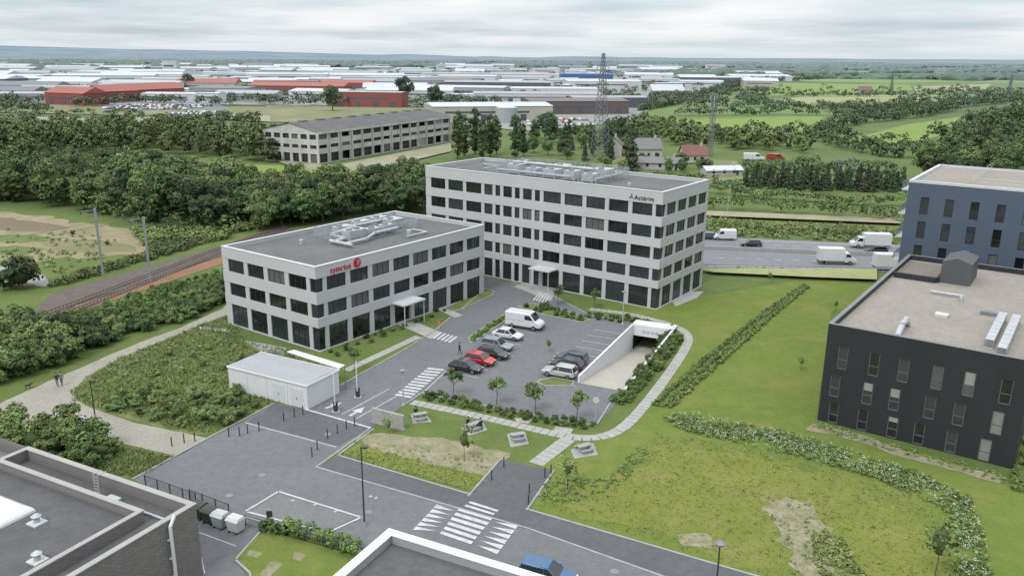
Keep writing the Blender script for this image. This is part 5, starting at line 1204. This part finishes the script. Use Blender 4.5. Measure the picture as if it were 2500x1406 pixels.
scrub([(1715,540),(2190,560),(2190,598),(1715,574)],300,1.0,.26,'lite','scrub')
scrub([(1720,655),(2140,662),(2130,672),(1740,668)],90,.4,.2,'lite','scrub')
scrub([(130,704),(350,640),(545,584),(520,562),(380,585),(365,620),(240,660),(120,696)],300,1.2,.24,'mid','scrub',30)
scrub([(330,565),(430,565),(560,572),(640,556),(600,550),(545,585),(400,590),(360,600)],200,1.8,.3,'mid','scrub',34)
scrub([(0,604),(120,612),(250,622),(300,640),(200,680),(110,660),(0,640)],90,.6,.2,'lite','scrub',22)
scrub([(-60,560),(200,566),(330,590),(300,606),(100,600),(-60,590)],50,.5,.16,'lite','scrub',18)
wood(['shrub','shrubd','shrubl'],[(250,800),(400,755),(560,705),(555,740),(440,782),(330,815),(240,845)],52,1.8,(.75,1.15),'bushy green shrub between the railway and the gravel path','shrubs between railway and path','shrub')
wood(['shrub','shrubd','shrubl'],[(-80,810),(60,795),(150,805),(250,800),(240,845),(170,880),(90,905),(0,940),(-100,960)],60,2.3,(1.0,1.8),'large bushy shrub at the left side of the gravel path','large shrubs left of the path','shrub')
bushmass([(185,775),(300,742),(560,660),(560,705),(400,755),(250,800)],80,1.5,(.55,.85),'mid')
bushmass([(400,575),(480,572),(560,568),(540,550),(420,548)],14,2.5,(1.1,1.6),'dark')
for x,y,s_ in ((55,705,2.3),(178,572,.4),(262,598,.35)): tree('shrubd',P(x,y),'large lone bush at the bend of the pale lane' if x==55 else 'small bush scattered over the sandy field','shrub',None if x==55 else 'bushes on the sandy field',s_)
wood(['shrub','shrubl'],[(-60,1065),(0,1058),(110,1070),(200,1095),(260,1115),(200,1150),(60,1100),(-60,1120)],24,2.0,(1.0,1.7),'bushy shrub behind the brick building','shrubs behind the brick building','shrub')
wood(['shrub','shrubl','shrubl'],[(240,985),(420,965),(560,965),(640,985),(560,1035),(440,1038),(280,1008)],30,1.8,(.35,.8),'wild shrub in the rough grass beside the shed','wild shrubs in the rough grass','shrub')
bushmass([(300,900),(480,850),(600,860),(560,930),(400,950)],14,3,(.3,.5),'lite','weed_bushes')
wood(['shrub','shrubd'],[(1040,957),(1240,1000),(1455,1038),(1440,1052),(1240,1018),(1035,975)],40,.9,(.2,.38),'small rounded shrub in the car park bed','shrubs in the car park bed','shrub')
for i,(x,y) in enumerate(((1107,968),(1213,990),(1307,1008),(1408,1028))): tree('young',P(x,y),'%s of four young trees in the bed below the car park'%['first','second','third','fourth'][i],s=1.0)
for (x,y,l) in ((865,905,'young tree beside the drive near the shed'),(1362,745,'young tree in front of the tall office entrance'),(1450,752,'young tree at the corner of the tall office')): tree('young',P(x,y),l,s=.9)
for (x,y,l) in ((1340,860,'slim sapling standing within the parking bays'),(1133,1125,'thin sapling on the bare soil'),(950,1062,'leafy sapling in front of the sign wall'),(1385,1195,'airy sapling beside the side road'),(1955,905,'small dark sapling in the lawn left of the black building'),(1740,885,'tiny staked sapling in the lawn'),(2040,760,'tiny sapling near the roof edge of the black building'),(1880,690,'tiny sapling near the motorway verge'),(2280,1420,'pale bushy sapling at the bottom right corner')): tree('sparse',P(x,y),l,s=1.6 if x==2280 else (1.1 if x in(1385,1133) else .6))
wood(['shrub'],[(1490,985),(1530,990),(1600,910),(1665,835),(1650,810),(1632,808),(1600,860),(1530,950)],50,.9,(.35,.55),'upright shrub in the bed right of the ramp','shrubs right of the ramp','shrub')
bushmass([(1155,834),(1250,766),(1256,762),(1150,826)],18,.7,(.2,.32),'mid','island_planting')
bushmass([(1275,750),(1330,745),(1430,780),(1420,785),(1330,768)],18,.8,(.25,.4),'mid','island_planting')
wood(['shrubd','shrub'],[(800,862),(1085,752),(1095,758),(820,872)],18,1.3,(.18,.34),'small shrub along the foot of the left office','shrubs at the left office','shrub')
wood(['shrubd','shrub'],[(1440,765),(1590,785),(1590,800),(1430,776)],18,1.0,(.22,.38),'small shrub along the front of the tall office','shrubs at the tall office','shrub')
for off,lab in (((0,0),'left'),((20,4),'middle'),((38,8),'right')):
    hedge([(1597+off[0],992+off[1]*.5),(1690+off[0]*.95,905+off[1]),(1790+off[0]*.7,825+off[1]),(1880+off[0]*.4,755+off[1]),(1965+off[0]*.15,698+off[1]*.5)],.75,.45,'%s line of low shrubs running diagonally over the lawn'%lab,'mid',.11,.35,36,hv=.2)
hedge([(690,1297),(780,1318),(880,1352)],1.5,1.2,'leafy hedge behind the low fence at the bottom','mid',.13,.35,70,hv=.2)
hedge([(640,1290),(700,1305)],1.0,.9,'short hedge end beside the bins','mid',.13,.35,60)
band=[(1615,1018),(1700,1014),(1800,1036),(1960,1068),(2090,1108),(2250,1162),(2365,1220),(2400,1300),(2420,1420),(2330,1430),(2340,1300),(2305,1240),(2130,1165),(1940,1112),(1770,1075),(1650,1046)]
def patchy(px,n,r_,leaf,mat,nl,th):
    pts=[q for q in scatter(px,n) if math.sin(q[0]*.9+q[1]*.5)+math.sin(q[0]*.37-q[1]*.8)+random.uniform(-.9,.9)>th]
    C=[(a,b,random.uniform(.1,.6)*r_) for a,b in pts]; o=leafmass('weeds',C,[r_*random.uniform(.4,1.2) for _ in C],nl,leaf,LF[mat],.8); o['kind']='stuff'
patchy(band,700,.42,.10,'mid',22,-.7); patchy(band,1000,.36,.09,'lite',18,-1.1)
pts=scatter(band,420); C=[(a,b,random.uniform(.3,.5)) for a,b in pts]; o=leafmass('white_wildflowers',C,.18,4,.06,LF['flower'],up=2); o['kind']='stuff'
scrub([(1980,1300),(2050,1310),(2110,1400),(2180,1500),(2020,1500)],170,.4,.11,'lite','weeds',24,.8)
scrub([(1860,1215),(1990,1210),(2060,1290),(2120,1460),(1950,1490),(1880,1330)],90,.18,.07,'lite','weeds',14,.5)
scrub([(1340,1165),(1480,1170),(1560,1090),(1590,1100),(1520,1180),(1400,1230),(1310,1225)],130,.26,.08,'lite','weeds',20,.6)
scrub([(1990,1030),(2450,1160),(2450,1180),(1985,1045)],120,.22,.08,'lite','weeds',18,.7)
scrub([(2460,1100),(2600,1000),(2650,1250),(2470,1200)],100,.6,.14,'mid','weeds',26,.8)
scrub([(870,1075),(1240,1115),(1180,1165),(860,1100)],60,.16,.06,'lite','weeds',12,.6)
scrub([(165,955),(290,875),(500,790),(570,765),(600,835),(780,870),(820,935),(760,990),(670,980),(520,1050),(440,1045),(185,980)],220,.38,.10,'lite','weeds',18,.5)
scrub([(1620,1040),(2300,1230),(2300,1400),(1850,1390),(1380,1230)],110,.18,.07,'lite','weeds',14,.5)
def tufts(px,n,h,name,mat='grass',wd=.05):
    pts=np.array(scatter(px,n)); k=3; n=len(pts); c=np.repeat(pts,k,0)+rng.normal(size=(n*k,2))*.1; th=rng.random(n*k)*6.28
    hh=h*(.5+rng.random(n*k)); lean=rng.normal(size=(n*k,2))*.6*hh[:,None]; dx=np.stack([np.cos(th),np.sin(th)],1)*wd
    z0=np.full((n*k,1),.02); V=np.stack([np.hstack([c-dx,z0]),np.hstack([c+dx,z0]),np.hstack([c+lean+dx*.4,hh[:,None]]),np.hstack([c+lean-dx*.4,hh[:,None]])],1).reshape(-1,3)
    F=np.arange(4*n*k).reshape(-1,4); s=np.repeat(np.clip(.5+.25*rng.normal(size=n*k),0,1),4)
    o=link(name,np_mesh(name,V,F,s,LF[mat])); o['kind']='stuff'
tufts([(170,955),(290,875),(500,790),(570,765),(600,835),(780,870),(820,935),(760,990),(670,980),(520,1058),(440,1052),(185,980)],7000,.26,'wild_grass')
tufts([(-60,1045),(110,1050),(250,1084),(425,1117),(330,1165),(0,1140)],2500,.3,'wild_grass')
tufts([(1310,1230),(1370,1150),(1480,1165),(1600,1060),(1800,1085),(2050,1135),(2290,1225),(2370,1300),(2390,1450),(2150,1450),(1830,1395)],3500,.09,'meadow_grass','mgrass')
tufts([(830,1110),(1150,1200),(1200,1170),(1000,1118),(870,1095)],900,.1,'verge_grass','mgrass')
# ---------------------------------------------------------------- people
def person(p,rz,pose,top,legs,label,z=0):
    r=thing('person',label,'person',(p[0],p[1],z),rz)
    if pose=='walk':
        J=[(0,0,.95,.13),(0,0,1.15,.125),(0,0,1.38,.15),(0,-.01,1.5,.06),(0,-.02,1.62,.1),(0,-.02,1.72,.085),
           (.09,0,.9,.09),(.1,-.12,.5,.06),(.1,-.2,.1,.045),(.1,-.32,.04,.04),(-.09,0,.9,.09),(-.1,.04,.5,.06),(-.1,.22,.12,.045),(-.1,.12,.04,.04),
           (.19,0,1.4,.06),(.24,.08,1.13,.045),(.24,.0,.9,.035),(-.19,0,1.4,.06),(-.24,-.06,1.13,.045),(-.24,-.16,.92,.035)]
    else:
        J=[(0,0,.55,.14),(0,-.03,.75,.13),(0,-.08,.98,.15),(0,-.12,1.1,.06),(0,-.16,1.22,.1),(0,-.17,1.32,.085),
           (.09,-.02,.52,.09),(.12,-.42,.52,.065),(.12,-.42,.12,.045),(.12,-.55,.05,.04),(-.09,-.02,.52,.09),(-.12,-.42,.52,.065),(-.12,-.4,.12,.045),(-.12,-.53,.05,.04),
           (.19,-.08,1.0,.06),(.24,-.2,.78,.045),(.12,-.42,.8,.035),(-.19,-.08,1.0,.06),(-.24,-.2,.78,.045),(-.12,-.42,.8,.035)]
    E=[(0,1),(1,2),(2,3),(3,4),(4,5),(0,6),(6,7),(7,8),(8,9),(0,10),(10,11),(11,12),(12,13),(2,14),(14,15),(15,16),(2,17),(17,18),(18,19)]
    me=bpy.data.meshes.new('body'); me.from_pydata([j[:3] for j in J],E,[]); ob=bpy.data.objects.new('b',me); COL.objects.link(ob)
    md=ob.modifiers.new('s','SKIN'); sv=me.skin_vertices[0].data
    for i,j in enumerate(J): sv[i].radius=(j[3],j[3]*.85); sv[i].use_root=(i==0)
    ob.modifiers.new('u','SUBSURF').levels=1
    dg=bpy.context.evaluated_depsgraph_get(); m2=bpy.data.meshes.new_from_object(ob.evaluated_get(dg)); bpy.data.objects.remove(ob)
    m2.materials.clear()
    for m_ in (top,legs,SKIN,rubber): m2.materials.append(m_)
    hz_=J[3][2]; pz=J[0][2]
    for f in m2.polygons:
        c=f.center
        if c.z>hz_-.01: f.material_index=2
        elif c.z>pz-.02 and (pose=='walk' or c.y>-.34 or c.z>.66): f.material_index=0
        elif c.z<.09: f.material_index=3
        else: f.material_index=1
        f.use_smooth=True
    link('body',m2,r)
    hx,hy,hzz=J[5][:3]; part('hair',MB().loft([[(hx+.1*math.cos(a)*s,hy+.02+.11*math.sin(a)*s,hzz+z_) for a in np.linspace(0,5.5,9)] for s,z_ in ((.9,-.06),(1.0,.0),(.85,.07),(.4,.11))]),HAIR,r)
SKIN=M('skin',(.45,.28,.2)); HAIR=M('hair',(.03,.02,.015)); ck=M('black_coat',(.02,.02,.025)); cj=M('denim',(.04,.05,.09)); cw=M('grey_top',(.15,.15,.17))
person(P(141,943),.3,'walk',ck,cj,'person in dark clothes walking on the gravel path, left of two'); person(P(152,941),.1,'walk',cw,ck,'person in grey top walking on the gravel path, right of two')
r=thing('dog','small dark dog on the gravel path near two walkers','dog',tuple(P(70,948)),.5)
part('body',MB().loft([[(x,w_*math.cos(a),z_+h_*math.sin(a)) for a in np.linspace(0,5.5,8)] for x,w_,z_,h_ in ((-.35,.05,.42,.06),(-.25,.11,.42,.1),(.1,.13,.42,.14),(.25,.1,.48,.11),(.36,.07,.6,.08),(.45,.08,.63,.08),(.58,.03,.6,.03))]),ck,r,smooth=True)
for x in (-.25,.2):
    for s in (-.08,.08): part('leg',MB().tube((x,s,.38),(x-.04,s,.2),.045,.03,6).tube((x-.04,s,.2),(x,s,0),.03,.025,6),ck,r)
part('tail',MB().tube((-.35,0,.45),(-.5,0,.6),.025,.01,5),ck,r)
def seat(tx,ty,a_,side,off,top,lab):
    p=P(tx,ty); c,s=math.cos(a_),math.sin(a_); lx_,ly_=off,.7*side; q=Vector((p.x+lx_*c-ly_*s,p.y+lx_*s+ly_*c,0)); person(q,a_+(0 if side>0 else math.pi),'sit',top,cj,lab,0)
seat(1158,1047,.7,1,-.4,ck,'seated person in black on the far bench of the second picnic table'); seat(1158,1047,.7,-1,.4,ck,'seated person in black on the near bench of the second picnic table'); seat(1026,1023,.4,1,-.3,ck,'seated person in black at the picnic table nearest the sign wall')
person(P(1122,866),1.2,'walk',ck,ck,'person in black standing by the end of the parked cars')
